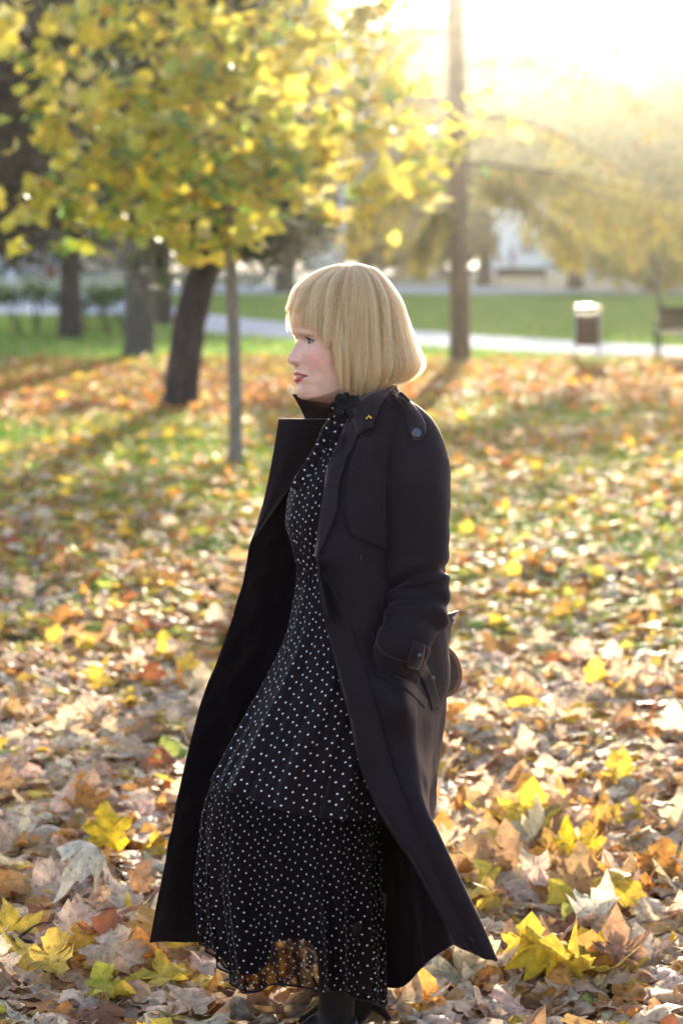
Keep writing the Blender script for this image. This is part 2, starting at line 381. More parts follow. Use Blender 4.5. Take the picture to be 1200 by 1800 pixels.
# grass
def blades(n, x, y, h, col, wd=.004):
    yaw = rng.uniform(0, 2*PI, n); lean = rng.uniform(.0, .7, n)
    dx, dy = np.cos(yaw), np.sin(yaw); hh = h*rng.uniform(.5, 1.2, n); ww = wd*rng.uniform(.7, 1.4, n)
    b = np.stack([x, y, np.zeros(n)-.01], 1); sx = np.stack([-dy*ww, dx*ww, np.zeros(n)], 1)
    mid = b+np.stack([dx*lean*hh*.3, dy*lean*hh*.3, hh*.6], 1); tip = b+np.stack([dx*lean*hh, dy*lean*hh, hh], 1)
    V = np.stack([b-sx, b+sx, mid+sx*.8, mid-sx*.8, tip], 1).reshape(-1, 3)
    k = np.arange(n)[:, None]*5
    Fc = np.concatenate([k+np.array([[0, 1, 2]]), k+np.array([[0, 2, 3]]), k+np.array([[3, 2, 4]])])
    return V, Fc, np.repeat(col, 5, 0)
n = 210000
y = np.sqrt(3.2**2+rng.uniform(0, 1, n)*(34**2-3.2**2)); x = rng.uniform(-1, 1, n)*(.22*y+.7)
k = rng.uniform(0, 1, n) < np.clip(1.15-litter_mask(x, y)*1.1, .03, 1)*np.clip(.25+(y-6)/10, .25, 1)
x, y = x[k], y[k]; n = len(x)
V1, F1, C1 = blades(n, x, y, .07+.002*y, pick([(3, (.1, .26, .03)), (2, (.2, .34, .05)), (1, (.35, .34, .1))], n), .0028*1.0)
V1 = V1
n = 170000
y = np.sqrt(31**2+rng.uniform(0, 1, n)*(80**2-31**2)); x = rng.uniform(-1, 1, n)*(.2*y+1)
V2, F2, C2 = blades(n, x, y, .06+.0012*y, pick([(3, (.15, .29, .06)), (2, (.24, .36, .08)), (1, (.36, .35, .11))], n), .012)
# keep blades off the paving
def off_path(V):
    c = V.reshape(-1, 5, 3)[:, 0]
    py = np.array([0.0]); yy, xx = c[:, 1], c[:, 0]
    t = (CAM_H)/yy
    px_ = 600+F*xx/(yy*math.cos(PITCH)+CAM_H*math.sin(PITCH))
    ang = np.arctan2(CAM_H, yy)-PITCH; pyy = 900+F*np.tan(ang)
    up = np.interp(px_, [-900, 0, 220, 300, 360, 500, 720, 850, 1000, 1200, 1500, 2000], [506, 513, 520, 540, 553, 569, 583, 592, 602, 613, 630, 655])
    lo = np.interp(px_, [-900, 0, 200, 290, 360, 500, 720, 850, 1000, 1200, 1500, 2000], [552, 556, 557, 565, 587, 598, 609, 617, 626, 638, 657, 690])
    on = (pyy > up) & (pyy < lo)
    on |= (px_ > 260) & (pyy > 503) & (pyy < 521)
    return ~on
k = off_path(V2); V2 = V2.reshape(-1, 5, 3)[k].reshape(-1, 3); n = len(V2)//5; C2 = C2.reshape(-1, 5, 3)[k].reshape(-1, 3)
kk = np.arange(n)[:, None]*5; F2 = np.concatenate([kk+np.array([[0, 1, 2]]), kk+np.array([[0, 2, 3]]), kk+np.array([[3, 2, 4]])])
tag(mobj('grass', np.concatenate([V1, V2]), np.concatenate([F1, F2+len(V1)]), M_grass, col=np.concatenate([C1, C2])),
    'short green grass between fallen leaves and on the lawn', 'grass', kind='stuff')
del V1, V2, F1, F2, C1, C2

# ------------------------------------------------------------------ scattering air box, added only to make a glow round the sun
mh, nt, out = newmat('glow_air')
pv = ND(nt, 'ShaderNodeVolumePrincipled'); pv.inputs['Density'].default_value = GLOW_DENS; pv.inputs['Anisotropy'].default_value = GLOW_G
pv.inputs['Color'].default_value = (1, .97, .9, 1)
nt.links.new(pv.outputs[0], out.inputs['Volume'])
hz = MB().box((0, 130, 19), (240, 300, 42)).build('glow_volume', mh); tag(hz, 'thin scattering air added over the park for the glow round the sun', 'glow_volume', kind='stuff')
# ------------------------------------------------------------------ trees and bushes
def crown_mesh(centres, spread, per, size, pal, tmpl, droop=0.0, jit=.18):
    """leaves gathered round clump centres"""
    c = np.asarray(centres, float); n = len(c)*per
    base = np.repeat(c, per, 0); sp = np.asarray(spread, float)
    pos = base + rng.normal(0, 1, (n, 3))*sp
    Rm = rotmats(rng.uniform(0, 2*PI, n), rng.normal(droop, .6, n), rng.normal(0, .6, n))
    return scatter(tmpl, pos, Rm, rng.uniform(size*.7, size*1.25, n), pick(pal, n, jit))
def ell_points(c, r, n, shell=.5):
    d = rng.normal(0, 1, (n, 3)); d /= np.linalg.norm(d, axis=1)[:, None]
    rad = rng.uniform(shell, 1, (n, 1))**.7
    return np.asarray(c)+d*rad*np.asarray(r)*(1+rng.normal(0, .08, (n, 1)))
T0 = [leaf_template(0, c, f, 0, 0, i) for i, (c, f) in enumerate([(.3, .3), (-.4, .2), (.5, -.2), (0, .5)])]
T1 = [leaf_template(1, c, f, t, .15, i) for i, (c, f, t) in enumerate([(.3, .3, .2), (-.4, .2, -.3), (.5, -.2, .3), (-.2, .5, .4)])]
spr = np.array([[-.06, 0, 0], [.06, 0, 0], [.1, .5, -.06], [-.1, .5, -.06], [0, 1, -.2]])
TN = [(spr*[s, 1, 1], np.array([[0, 1, 2], [0, 2, 3], [3, 2, 4]]), np.ones(5)) for s in (.6, 1.0, 1.5)]
def trunk_mb(pts, rad, wob=.05, flare=True, seg=14):
    p = crom(pts, max(12, len(pts)*5)); r = np.interp(np.linspace(0, 1, len(p)), np.linspace(0, 1, len(rad)), rad)
    if flare: r[0] *= 1.45; r[1] *= 1.15
    return MB().tube(p, r, seg, True, wob)
def limbs(mb, starts, ends, r0, sag=.0):
    for s, e in zip(starts, ends):
        s, e = Vector(s), Vector(e); m_ = (s+e)/2+Vector((random.uniform(-.1, .1), random.uniform(-.1, .1), -sag+random.uniform(0, .15)))*(e-s).length
        mb.tube(crom([s, m_, e], 7), np.linspace(r0, r0*.25, 7), 6, False)

# 1 the young yellow maple
b = G(415, 822); D = b.y
t = thing('young_maple_tree', 'slim young maple with broad yellow crown and thin grey trunk, left of the woman', 'tree', b)
tp = [b+Vector((0, 0, -.05)), P(412, 640, D), P(405, 440, D), P(400, 330, D), P(396, 200, D), P(402, 40, D), P(410, -250, D)]
mb = trunk_mb(tp, [.06, .052, .048, .04, .034, .026, .012], .04)
fork = [(P(400, 420, D), P(300, 300, D-.5), .028), (P(400, 400, D), P(520, 270, D-.4), .026), (P(398, 350, D), P(330, 180, D+.4), .028), (P(397, 300, D), P(590, 300, D+.2), .024),
        (P(397, 260, D), P(200, 150, D-.3), .026), (P(397, 240, D), P(480, 60, D-.3), .03), (P(397, 220, D), P(130, 230, D+.2), .022), (P(396, 200, D), P(660, 180, D-.2), .024),
        (P(398, 180, D), P(110, 20, D), .022), (P(400, 120, D), P(560, -60, D+.3), .024), (P(400, 100, D), P(240, -50, D-.3), .024), (P(400, 80, D), P(700, 40, D+.2), .02),
        (P(398, 200, D), P(400, 100, D-1.3), .02), (P(398, 260, D), P(440, 180, D+1.3), .02), (P(460, 340, D), P(780, 290, D-.1), .018), (P(396, 330, D), P(90, 330, D+.1), .016)]
for s, e, r_ in fork: limbs(mb, [s], [e], r_, -.06)
mb.build('trunk', M_bark_pale, t, b, True)
cl = []
for s, e, r_ in fork:
    for q in range(9):
        f = random.uniform(.3, 1.12); p = s.lerp(e, f); cl.append(p+Vector((random.gauss(0, .22), random.gauss(0, .3), random.gauss(0, .16))))
rim = [(70, 380), (62, 335), (40, 110), (20, 40), (10, 80), (60, 190), (85, 250), (130, 330), (140, 385), (210, 400), (270, 385), (350, 420), (330, 440), (425, 430), (470, 395), (530, 350), (560, 385), (640, 385),
       (620, 345), (700, 330), (745, 335), (795, 265), (780, 300), (740, 260), (690, 230), (700, 150), (650, 110), (30, -20), (640, 20), (100, 130), (150, 60), (580, 200), (620, 250), (220, 330), (500, 300)]
rimp = [P(x_, y_, D+random.uniform(-.6, .6)) for x_, y_ in rim]
inner = [P(random.uniform(90, 660), random.uniform(-260, 300), D+random.gauss(0, .8)) for _ in range(64)]
ypal = [(44, (.64, .55, .09)), (28, (.54, .51, .1)), (12, (.32, .40, .1)), (6, (.18, .28, .1)), (5, (.66, .45, .1)), (14, (.62, .58, .24))]
gpal = [(20, (.78, .58, .04)), (26, (.45, .5, .06)), (30, (.22, .36, .07)), (12, (.14, .28, .08))]
lowp = [P(random.uniform(110, 560), random.uniform(270, 420), D+random.gauss(0, .5)) for _ in range(26)]
a1 = crown_mesh([tuple(p) for p in cl+inner], (.17, .22, .12), 8, .15, ypal, T1, .3)
a2 = crown_mesh([tuple(p) for p in rimp], (.06, .06, .045), 6, .15, ypal, T1, .3)
a3 = crown_mesh([tuple(p) for p in lowp], (.13, .16, .09), 8, .14, gpal, T1, .3)
Vs, Fs, Cs, b0 = [], [], [], 0
for v, f, c in (a1, a2, a3): Vs.append(v); Fs.append(f+b0); Cs.append(c); b0 += len(v)
mobj('crown', np.concatenate(Vs), np.concatenate(Fs), M_leaf_maple, t, b, col=np.concatenate(Cs))

def tree(name, label, base, tpts, trad, bm_, clumps, spread, per, size, pal, mat, tm, group=None, droop=.2, nl=14, lr=.05, cat='tree'):
    t = thing(name, label, cat, base, group)
    mb = trunk_mb(tpts, trad)
    cl = [Vector(c) for c in clumps]
    for c in random.sample(cl, min(nl, len(cl))):
        h = min(max(c.z-1.0, tpts[0].z+.3*(tpts[-1].z-tpts[0].z)), tpts[-1].z*.97)
        zs = [p.z for p in tpts]; s = Vector((np.interp(h, zs, [p.x for p in tpts]), np.interp(h, zs, [p.y for p in tpts]), h))
        limbs(mb, [s], [c], lr, 0)
    mb.build('trunk', bm_, t, base, True)
    v, f, c = crown_mesh([tuple(q) for q in cl], spread, per, size, pal, tm, droop)
    mobj('crown', v, f, mat, t, base, col=c)
    return t
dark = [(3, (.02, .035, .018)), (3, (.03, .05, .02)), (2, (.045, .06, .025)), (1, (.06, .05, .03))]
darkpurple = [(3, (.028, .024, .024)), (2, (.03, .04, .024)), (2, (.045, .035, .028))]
olive = [(3, (.14, .14, .035)), (3, (.2, .18, .04)), (2, (.24, .17, .04)), (1, (.1, .12, .035))]
gold = [(3, (.55, .44, .08)), (3, (.45, .43, .08)), (2, (.52, .34, .07)), (2, (.28, .32, .07))]
brown = [(3, (.2, .12, .04)), (2, (.26, .17, .045)), (2, (.15, .13, .04))]

# 2 leaning dark evergreen
b = G(315, 718); D = b.y
cl = [P(x_, y_, D+random.uniform(-1.2, 1.2)) for x_, y_ in [(random.uniform(230, 540), random.uniform(-150, 330)) for _ in range(70)]] + \
     [P(x_, y_, D+random.uniform(-.3, .3)) for x_, y_ in [(455, 425), (475, 440), (440, 410), (490, 410), (460, 455), (430, 380), (480, 380), (290, 440), (305, 460), (330, 420), (270, 400), (300, 480), (250, 395), (350, 400), (420, 430), (500, 430), (465, 400), (515, 395), (445, 450), (410, 350), (380, 330), (320, 380), (290, 360), (340, 350), (510, 350), (470, 340)]]
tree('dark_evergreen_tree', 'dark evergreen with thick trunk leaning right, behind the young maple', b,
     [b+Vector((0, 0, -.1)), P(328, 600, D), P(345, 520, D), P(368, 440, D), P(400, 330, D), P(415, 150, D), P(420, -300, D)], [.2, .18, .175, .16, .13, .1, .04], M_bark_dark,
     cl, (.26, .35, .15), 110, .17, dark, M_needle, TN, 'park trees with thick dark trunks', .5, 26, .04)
# 3,4,5 trunks on the left
b = G(245, 628); D = b.y
tree('grey_trunk_tree', 'tall tree with straight grey trunk, left of the leaning evergreen', b, [b+Vector((0, 0, -.1)), P(246, 500, D), P(252, 350, D), P(256, 150, D), P(262, -250, D)], [.25, .22, .2, .17, .1], M_bark_grey,
     [P(random.uniform(90, 330), random.uniform(-250, 120), D+random.uniform(-2, 2)) for _ in range(70)], (.5, .6, .3), 60, .2, dark, M_needle, TN, 'park trees with thick dark trunks', .5, 16, .06)
b = G(285, 572); D = b.y
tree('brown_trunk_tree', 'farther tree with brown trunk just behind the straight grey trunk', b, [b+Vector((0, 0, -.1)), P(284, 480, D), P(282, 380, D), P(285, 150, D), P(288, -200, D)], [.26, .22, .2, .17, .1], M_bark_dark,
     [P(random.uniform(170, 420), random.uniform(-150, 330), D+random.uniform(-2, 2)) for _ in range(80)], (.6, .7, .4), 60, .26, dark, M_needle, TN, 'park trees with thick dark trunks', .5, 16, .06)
b = G(122, 598); D = b.y
cl = [P(random.uniform(-260, 190), random.uniform(-300, 330), D+random.uniform(-2.5, 2.5)) for _ in range(150)] + [P(x_, y_, D) for x_, y_ in
     [(30, 370), (60, 400), (80, 430), (180, 400), (200, 425), (170, 370), (215, 440), (40, 340), (100, 360), (75, 450), (10, 350), (-30, 380), (150, 345), (220, 395)]]
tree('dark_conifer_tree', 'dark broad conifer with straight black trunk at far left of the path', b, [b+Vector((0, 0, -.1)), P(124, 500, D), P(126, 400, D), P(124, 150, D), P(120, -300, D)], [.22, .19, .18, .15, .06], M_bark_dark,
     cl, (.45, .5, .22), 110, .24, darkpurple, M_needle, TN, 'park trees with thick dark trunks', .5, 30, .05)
# 6 thick trunk behind head left
b = G(500, 515); D = b.y
tree('thick_trunk_tree', 'thick dark trunked tree by the second path, left of her hair', b, [b+Vector((0, 0, -.1)), P(500, 450, D), P(503, 350, D), P(500, 150, D), P(500, -50, D)], [.42, .38, .38, .3, .15], M_bark_dark,
     [P(random.uniform(380, 600), random.uniform(-60, 340), D+random.uniform(-3, 3)) for _ in range(110)]+[P(x_, y_, D-1) for x_, y_ in [(440, 420), (460, 440), (430, 450), (540, 400), (535, 420), (470, 400)]], (.8, .9, .6), 60, .4, dark+[(2, (.14, .16, .05))], M_needle, TN, 'park trees with thick dark trunks', .5, 20, .1)
# 7 right straight trunk with long drooping boughs
b = G(808, 638); D = b.y
t = thing('drooping_conifer_tree', 'tall straight conifer with long golden drooping boughs, right of the woman', 'tree', b, 'park trees with thick dark trunks')
tp = [b+Vector((0, 0, -.1)), P(808, 560, D), P(805, 400, D), P(803, 200, D), P(800, -50, D), P(798, -400, D)]
mb = trunk_mb(tp, [.165, .15, .15, .145, .14, .1], .04)
boughs = [((805, 285), (930, 300), (1060, 345), (1230, 400), -.2), ((805, 330), (700, 320), (660, 350), (610, 400), .4), ((805, 300), (880, 320), (950, 375), (1010, 420), .3),
          ((805, 250), (740, 260), (700, 320), (690, 400), -.3), ((805, 380), (770, 370), (750, 400), (735, 430), -.5), ((804, 200), (900, 210), (1010, 250), (1130, 330), 1.0),
          ((804, 180), (700, 180), (620, 230), (560, 320), .9), ((805, 320), (900, 330), (1000, 350), (1120, 420), .9), ((805, 290), (960, 300), (1100, 330), (1240, 370), .5),
          ((803, 120), (900, 100), (1020, 120), (1150, 190), .6), ((803, 60), (720, 50), (660, 90), (610, 160), .8), ((803, 20), (900, 0), (1000, 10), (1120, 60), -.4)]
pos, dirs = [], []
for p0, p1, p2, p3, dy in boughs:
    pts = crom([P(*p0, D), P(*p1, D+dy*.4), P(*p2, D+dy*.8), P(*p3, D+dy)], 26)
    mb.tube(pts, np.linspace(.035, .006, 26), 6, False)
    L = len(pts)
    for i in range(5, L):
        for q in range(52 if p0[1] > 250 else 20):
            h = random.random()**1.3*(.5 if i > 12 else .3); u = random.uniform(-1, 1)
            pos.append(Vector(pts[i])+Vector((random.gauss(0, .06)+u*.1, random.gauss(0, .14), -h+random.uniform(0, .05))))
mb.build('trunk', M_bark_warm, t, b, True)
n = len(pos)
v, f, c = scatter(TN, np.array([tuple(p) for p in pos]), rotmats(rng.uniform(0, 2*PI, n), rng.normal(-1.1, .35, n), rng.normal(0, .4, n)), rng.uniform(.1, .18, n), pick(olive+[(3, (.34, .28, .06))], n))
mobj('crown', v, f, M_needle, t, b, col=c)

# background trees: (label, base px, D, trunk top py, trunk radius, crown boxes, n, palette, clump spread, size)
def bgtree(name, label, px, D, top, r0, box, ncl, pal, spread, per, size, mat=M_leaf_far, tm=T0, bk=M_bark_dark, hole=None):
    base = Vector((P(px, 430, D).x, D, 0))
    x0, y0, x1, y1 = box; cl = []
    while len(cl) < ncl:
        x_, y_ = random.uniform(x0, x1), random.uniform(y0, y1)
        e = ((x_-(x0+x1)/2)/((x1-x0)/2))**2+((y_-(y0+y1)/2)/((y1-y0)/2))**2
        if e > 1.15 or (hole and hole(x_, y_)): continue
        p_ = P(x_, y_, D+random.uniform(-1, 1)*(x1-x0)/F*D*.35); cl.append(p_)
    spread = tuple(q*.75 for q in spread)
    tree(name, label, base, [base+Vector((0, 0, -.1)), P(px+3, 380, D), P(px-2, (380+top)/2, D), P(px, top, D)], [r0, r0*.85, r0*.6, r0*.2], bk, cl, spread, per, size, pal, mat, tm,
         'trees at the back of the park', .2, 18, r0*.3)
hole_b = lambda x, y: (840 < x < 1010 and 312 < y < 470) or (510 < x < 610 and y > 375)
sunhole = hole_b
bgtree('olive_brown_tree', 'olive brown autumn tree behind the lamp post, above her head', 640, 105, 60, .35, (520, 60, 780, 455), 130, brown+olive, (1.0, 1.2, .8), 60, .5, hole=hole_b)
bgtree('bronze_tree', 'bronze autumn tree just left of the tall straight conifer', 740, 115, 30, .35, (640, 40, 850, 460), 130, brown+olive, (1.0, 1.2, .8), 60, .5, hole=hole_b)
bgtree('olive_tree', 'rounded olive tree beside the white building, right of the straight trunk', 850, 95, 180, .3, (790, 170, 900, 460), 80, olive, (.7, .9, .6), 60, .4, hole=hole_b)
bgtree('golden_weeping_tree', 'tall golden tree with hanging foliage glowing under the sun', 1010, 88, 60, .3, (830, 175, 1140, 420), 140, gold, (.7, .9, .7), 56, .36, hole=sunhole)
bgtree('yellow_green_tree', 'yellow green sunlit tree at the right edge behind the birch', 1150, 82, 20, .3, (1000, 165, 1300, 480), 180, gold+[(2, (.3, .34, .07))], (.8, 1.0, .8), 50, .34, hole=lambda x, y: hole_b(x, y))
bgtree('far_gold_tree', 'pale gold tree far behind the white building', 940, 185, -60, .4, (770, -85, 1120, 460), 310, gold+olive, (1.5, 2, 1.3), 45, .8, hole=sunhole)
bgtree('far_yellow_tree', 'yellow tree far behind the birch at the upper right corner', 1170, 190, -60, .4, (1060, -85, 1330, 460), 250, gold+olive, (1.5, 2, 1.3), 45, .8)
bgtree('far_green_tree', 'broad dark tree far behind the thick trunk at upper left', 380, 150, -100, .5, (180, -200, 620, 400), 260, dark+olive, (2.4, 2.4, 2), 60, .8, hole=lambda x, y: hole_b(x, y) or (x < 260 and y > 370))
bgtree('far_dark_tree', 'dark tree mass far behind the conifer at upper left corner', 20, 140, -150, .5, (-300, -300, 300, 385), 360, darkpurple+dark, (2.6, 2.6, 2.2), 60, .8)
# far-off wood closing the horizon
cl = []
for _ in range(420):
    x_ = random.uniform(-75, 95); h_ = 7.5+2.5*math.sin(x_*.13+1)+1.5*math.sin(x_*.37); cl.append((x_, random.uniform(255, 280), random.uniform(0, h_)))
v, f, c = crown_mesh(cl, (1.6, 2, 1.2), 36, 1.5, brown+olive+[(4, (.06, .08, .04))], T0)
tag(mobj('distant_woods', v, f, M_leaf_far, col=c), 'low dark wood far beyond the park closing the horizon', 'woods', kind='stuff')
# bushes at the right back
def bush(name, label, px, py, wpx, hpx, pal, n, spread, per, size, tm=T0, mat=M_leaf_far, group='bushes at the back of the park'):
    base = G(px, py); D = base.y
    t = thing(name, label, 'bush', base, group); k = D/F
    cl = [base+Vector((random.uniform(-.5, .5)*wpx*k, random.uniform(-.35, .35)*wpx*k, random.uniform(.1, .95)*hpx*k)) for _ in range(n)]
    mb = MB()
    for c in cl[:16]: mb.tube(crom([base, (base+c)/2+Vector((0, 0, .1)), c], 5), np.linspace(.03, .01, 5), 5, False)
    mb.build('stems', M_bark_dark, t, base, True)
    v, f, c = crown_mesh([tuple(q) for q in cl], spread, per, size, pal, tm)
    mobj('foliage', v, f, mat, t, base, col=c)
bush('golden_bush', 'low golden bush under the drooping boughs, right of the white post', 1090, 492, 70, 80, gold+olive, 26, (.3, .4, .25), 60, .22)
bush('dark_green_bush', 'low dark green bush between the white building and the white post', 1010, 478, 60, 60, dark+olive, 24, (.4, .4, .3), 60, .26)
bush('amber_bush', 'amber bush at the right edge behind the bench', 1180, 505, 80, 95, gold+brown, 26, (.3, .4, .25), 60, .2)
bush('brown_hedge_bush', 'brown clipped hedge at the foot of the white building', 935, 462, 140, 16, brown, 30, (.6, .5, .15), 60, .3)
# left hedge of thin upright shrubs in front of the pale path
for i, (px_, h_) in enumerate([(-60, 88), (-15, 84), (28, 86), (66, 84), (108, 80), (150, 76), (185, 86), (216, 92)]):
    base = G(px_, 592+random.uniform(-4, 4)); D = base.y; k = D/F
    t = thing('hedge_shrub', ['thin leggy shrub at the left picture edge of the low hedge', 'thin leggy shrub first inside the left picture edge', 'thin leggy shrub in the hedge, third from the left', 'thin leggy shrub just left of the black conifer trunk',
         'thin leggy shrub right behind the black conifer trunk', 'leggy shrub just right of the black conifer trunk', 'leggy green shrub between the black and the grey trunk', 'denser green shrub touching the left of the straight grey trunk'][i],
         'shrub', base, 'low hedge of leggy shrubs at the pale path')
    mb = MB(); cl = []
    for q in range(6):
        e = base+Vector((random.uniform(-.24, .24), random.uniform(-.1, .1), h_*k*random.uniform(.75, 1)))
        mb.tube(crom([base+Vector((random.uniform(-.15, .15), 0, 0)), (base+e)/2, e], 6), np.linspace(.014, .006, 6), 5, False); cl += [e, e-Vector((0, 0, .08))]
    if i > 4: cl += [base+Vector((random.uniform(-.22, .22), random.uniform(-.1, .1), random.uniform(.3, 1)*h_*k)) for _ in range(5)]
    mb.build('stems', M_bark_dark, t, base, True)
    v, f, c = crown_mesh([tuple(q) for q in cl], (.11, .09, .06), 30, .07, [(3, (.08, .17, .05)), (2, (.13, .24, .06)), (1, (.25, .28, .08))], T0)
    mobj('foliage', v, f, M_leaf_far, t, base, col=c)
# birch at the right and a bare sapling by the bench
base = G(1182, 512); D = base.y
tree('birch_tree', 'slender birch with mottled white trunk at the right edge', base, [base+Vector((0, 0, -.1)), P(1183, 430, D), P(1187, 300, D), P(1190, 150, D), P(1196, -40, D)], [.13, .12, .11, .09, .05], M_bark_birch,
     [P(random.uniform(1130, 1260), random.uniform(0, 330), D+random.uniform(-1, 1)) for _ in range(34)], (.3, .4, .35), 36, .15, gold, M_leaf_far, T0, None, .2, 10, .03)
base = G(1158, 560); D = base.y
t = thing('bare_sapling', 'dark bare sapling standing behind the left end of the bench', 'tree', base)
mb = trunk_mb([base, P(1157, 520, D), P(1150, 470, D), P(1143, 420, D)], [.05, .035, .025, .01])
for e in [(1125, 440), (1165, 450), (1135, 400), (1170, 420), (1120, 480), (1172, 485)]: limbs(mb, [P(1155, random.uniform(460, 530), D)], [P(*e, D+random.uniform(-.2, .2))], .012)
mb.build('trunk', M_bark_dark, t, base, True)
cl = [P(random.uniform(1120, 1175), random.uniform(410, 520), D+random.uniform(-.3, .3)) for _ in range(12)]
v, f, c = crown_mesh([tuple(q) for q in cl], (.1, .1, .08), 7, .06, brown, T0)
mobj('crown', v, f, M_leaf_far, t, base, col=c)

# ------------------------------------------------------------------ buildings
def building(label, x0, x1, top, D, depth, roofh=1.2, name='white_building', floors=1, mat=None):
    base = Vector(((P(x0, 430, D).x+P(x1, 430, D).x)/2, D+depth/2, 0)); wd = P(x1, 430, D).x-P(x0, 430, D).x; h = P(600, top, D).z
    t = thing(name, label, 'building', base, 'pale buildings beyond the park')
    MB().box((0, 0, h/2), (wd, depth, h)).build('wall', mat or M_white, t)
    rb = MB(); e = .5; hw, hd = wd/2+e, depth/2+e
    rb.add([(-hw, -hd, h+.02), (hw, -hd, h+.02), (hw, hd, h+.02), (-hw, hd, h+.02), (-hw*.8, 0, h+roofh), (hw*.8, 0, h+roofh)], [(0, 3, 2, 1), (0, 1, 5, 4), (2, 3, 4, 5), (1, 2, 5), (3, 0, 4)])
    rb.build('roof', M_roof, t)
    n = max(1, int(wd/4.5))
    for f_ in range(floors):
        for i in range(n):
            cx = -wd/2+(i+.5)*wd/n; cz = h*(f_+.55)/floors
            fr = MB().box((cx, -depth/2-.03, cz), (1.5, .1, 1.5)).build('window', M_white, t)
            MB().box((cx, -depth/2-.07, cz), (1.26, .06, 1.26)).build('pane', M_glass, fr)
    return t
building('low white house seen between the black and grey trunks', 135, 262, 372, 150, 9)
building('pale blue white house at the left picture edge', -90, 112, 388, 140, 9)
building('small white house between the thick trunk and the lamp post', 528, 592, 392, 150, 7)
building('bright white two storey house framed by the boughs at right', 858, 1000, 325, 170, 10, floors=2)
building('small pale house low between her head and the straight trunk', 685, 750, 408, 170, 7, 1.0)

# ------------------------------------------------------------------ street furniture
# bin on two posts
base = G(1031, 640); k = base.y/F
t = thing('litter_bin', 'brown slatted litter bin with bright metal hood on two posts by the path', 'litter bin', base)
sb = MB()
for i in range(12):
    a = i*PI/6
    r0_, r1_ = .15, .165
    m_ = Matrix.Rotation(a, 3, 'Z')
    sb.add([m_ @ Vector(p) for p in [(r1_, -.037, .29), (r1_+.018, -.037, .29), (r1_+.018, .037, .29), (r1_, .037, .29), (r0_, -.034, .76), (r0_+.018, -.034, .76), (r0_+.018, .034, .76), (r0_, .034, .76)]],
           [(0, 1, 5, 4), (1, 2, 6, 5), (2, 3, 7, 6), (3, 0, 4, 7), (0, 3, 2, 1), (4, 5, 6, 7)])
sb.build('slats', M_wood, t)
MB().tube([(0, 0, .28), (0, 0, .52), (0, 0, .74)], [.155, .15, .14], 20).build('liner', simple('bin_liner', (.1, .05, .04), .5), t)
hb = MB(); hb.tube([(0, 0, .795), (0, 0, .805), (0, 0, .845), (0, 0, .87), (0, 0, .88)], [.2, .215, .215, .19, .06], 28); hb.build('lid', M_lid, t, smooth=True)
for s in (-1, 1):
    MB().tube([(s*.178, 0, -.05), (s*.178, 0, .8)], .017, 10).build('post', M_post, t)
# red-brown bin far left
base = G(90, 496)
t = thing('small_bin', 'small red brown litter bin far behind the hedge at left', 'litter bin', base)
MB().tube([(0, 0, .15), (0, 0, .5), (0, 0, .85)], [.2, .22, .24], 16).build('body', M_redbin, t, smooth=True)
MB().tube([(0, 0, .86), (0, 0, .93), (0, 0, 1.0)], [.26, .25, .1], 16).build('lid', M_post, t, smooth=True)
MB().tube([(0, 0, -.05), (0, 0, .16)], .05, 8).build('post', M_post, t)
# benches
def bench(label, base, rz, L=1.8):
    t = thing('park_bench', label, 'bench', base, 'park benches along the paths', rz)
    bb = MB()
    for z_, y_ in ((.5, -.22), (.6, -.245), (.7, -.27), (.79, -.29)): bb.box((0, y_, z_), (L, .03, .085), Matrix.Rotation(R(-13), 3, 'X'))
    bb.build('backrest', M_wood2, t)
    sb = MB()
    for y_ in (-.15, -.05, .05, .15, .24): sb.box((0, y_, .43), (L, .085, .032))
    sb.build('seat', M_wood2, t)
    for s in (-1, 1):
        x_ = s*(L/2-.02); f_ = MB()
        f_.tube(crom([(x_, -.3, 0), (x_, -.22, .22), (x_, -.2, .42), (x_, -.26, .64), (x_, -.33, .86)], 12), .024, 8)
        f_.tube(crom([(x_, .3, 0), (x_, .24, .2), (x_, .26, .42)], 8), .024, 8)
        f_.tube([(x_, -.2, .405), (x_, .26, .405)], .02, 8)
        f_.tube(crom([(x_, -.25, .62), (x_, 0, .66), (x_, .24, .62), (x_, .27, .5), (x_, .26, .42)], 12), .02, 8)
        f_.tube([(x_, -.33, .84), (x_, -.335, .87), (x_, -.34, .9)], [.03, .042, .02], 10)
        f_.build('side_frame', M_iron, t, smooth=True)
    return t
g_ = G(1152, 634); bench('dark wooden bench with iron frame at the right edge by the path', (g_.x+.92, g_.y+.1, 0), 0)
g_ = G(915, 506); bench('distant brown bench beyond the lawn, right of the straight trunk', (g_.x, g_.y, 0), R(180), 2.0)
# posts
def lamp_post(label, px, D, top, r=.085):
    base = Vector((P(px, 430, D).x, D, 0)); h = P(px, top, D).z
    t = thing('lamp_post', label, 'lamp post', base)
    MB().tube([(0, 0, -.1), (0, 0, .5), (0, 0, .55), (0, 0, h)], [r*1.35, r*1.3, r, r*.7], 14).build('pole', M_post, t, smooth=True)
    MB().tube([(0, 0, h), (0, 0, h+.12), (0, 0, h+.38), (0, 0, h+.44)], [.1, .2, .24, .08], 16).build('lantern', M_white, t, smooth=True)
lamp_post('tall blue grey lamp post rising above her head', 600, 53, 165)
base = G(1035, 490); t = thing('white_post', 'short white pillar post on the far lawn, right of the white building', 'post', base)
MB().box((0, 0, 1.0), (.36, .3, 2.1), taper=.9).build('pillar', M_white, t); MB().box((0, 0, 2.09), (.42, .36, .1)).build('cap', M_roof, t)
base = G(20, 500); t = thing('white_bollard', 'short white bollard on the far lawn near the left edge', 'bollard', base)
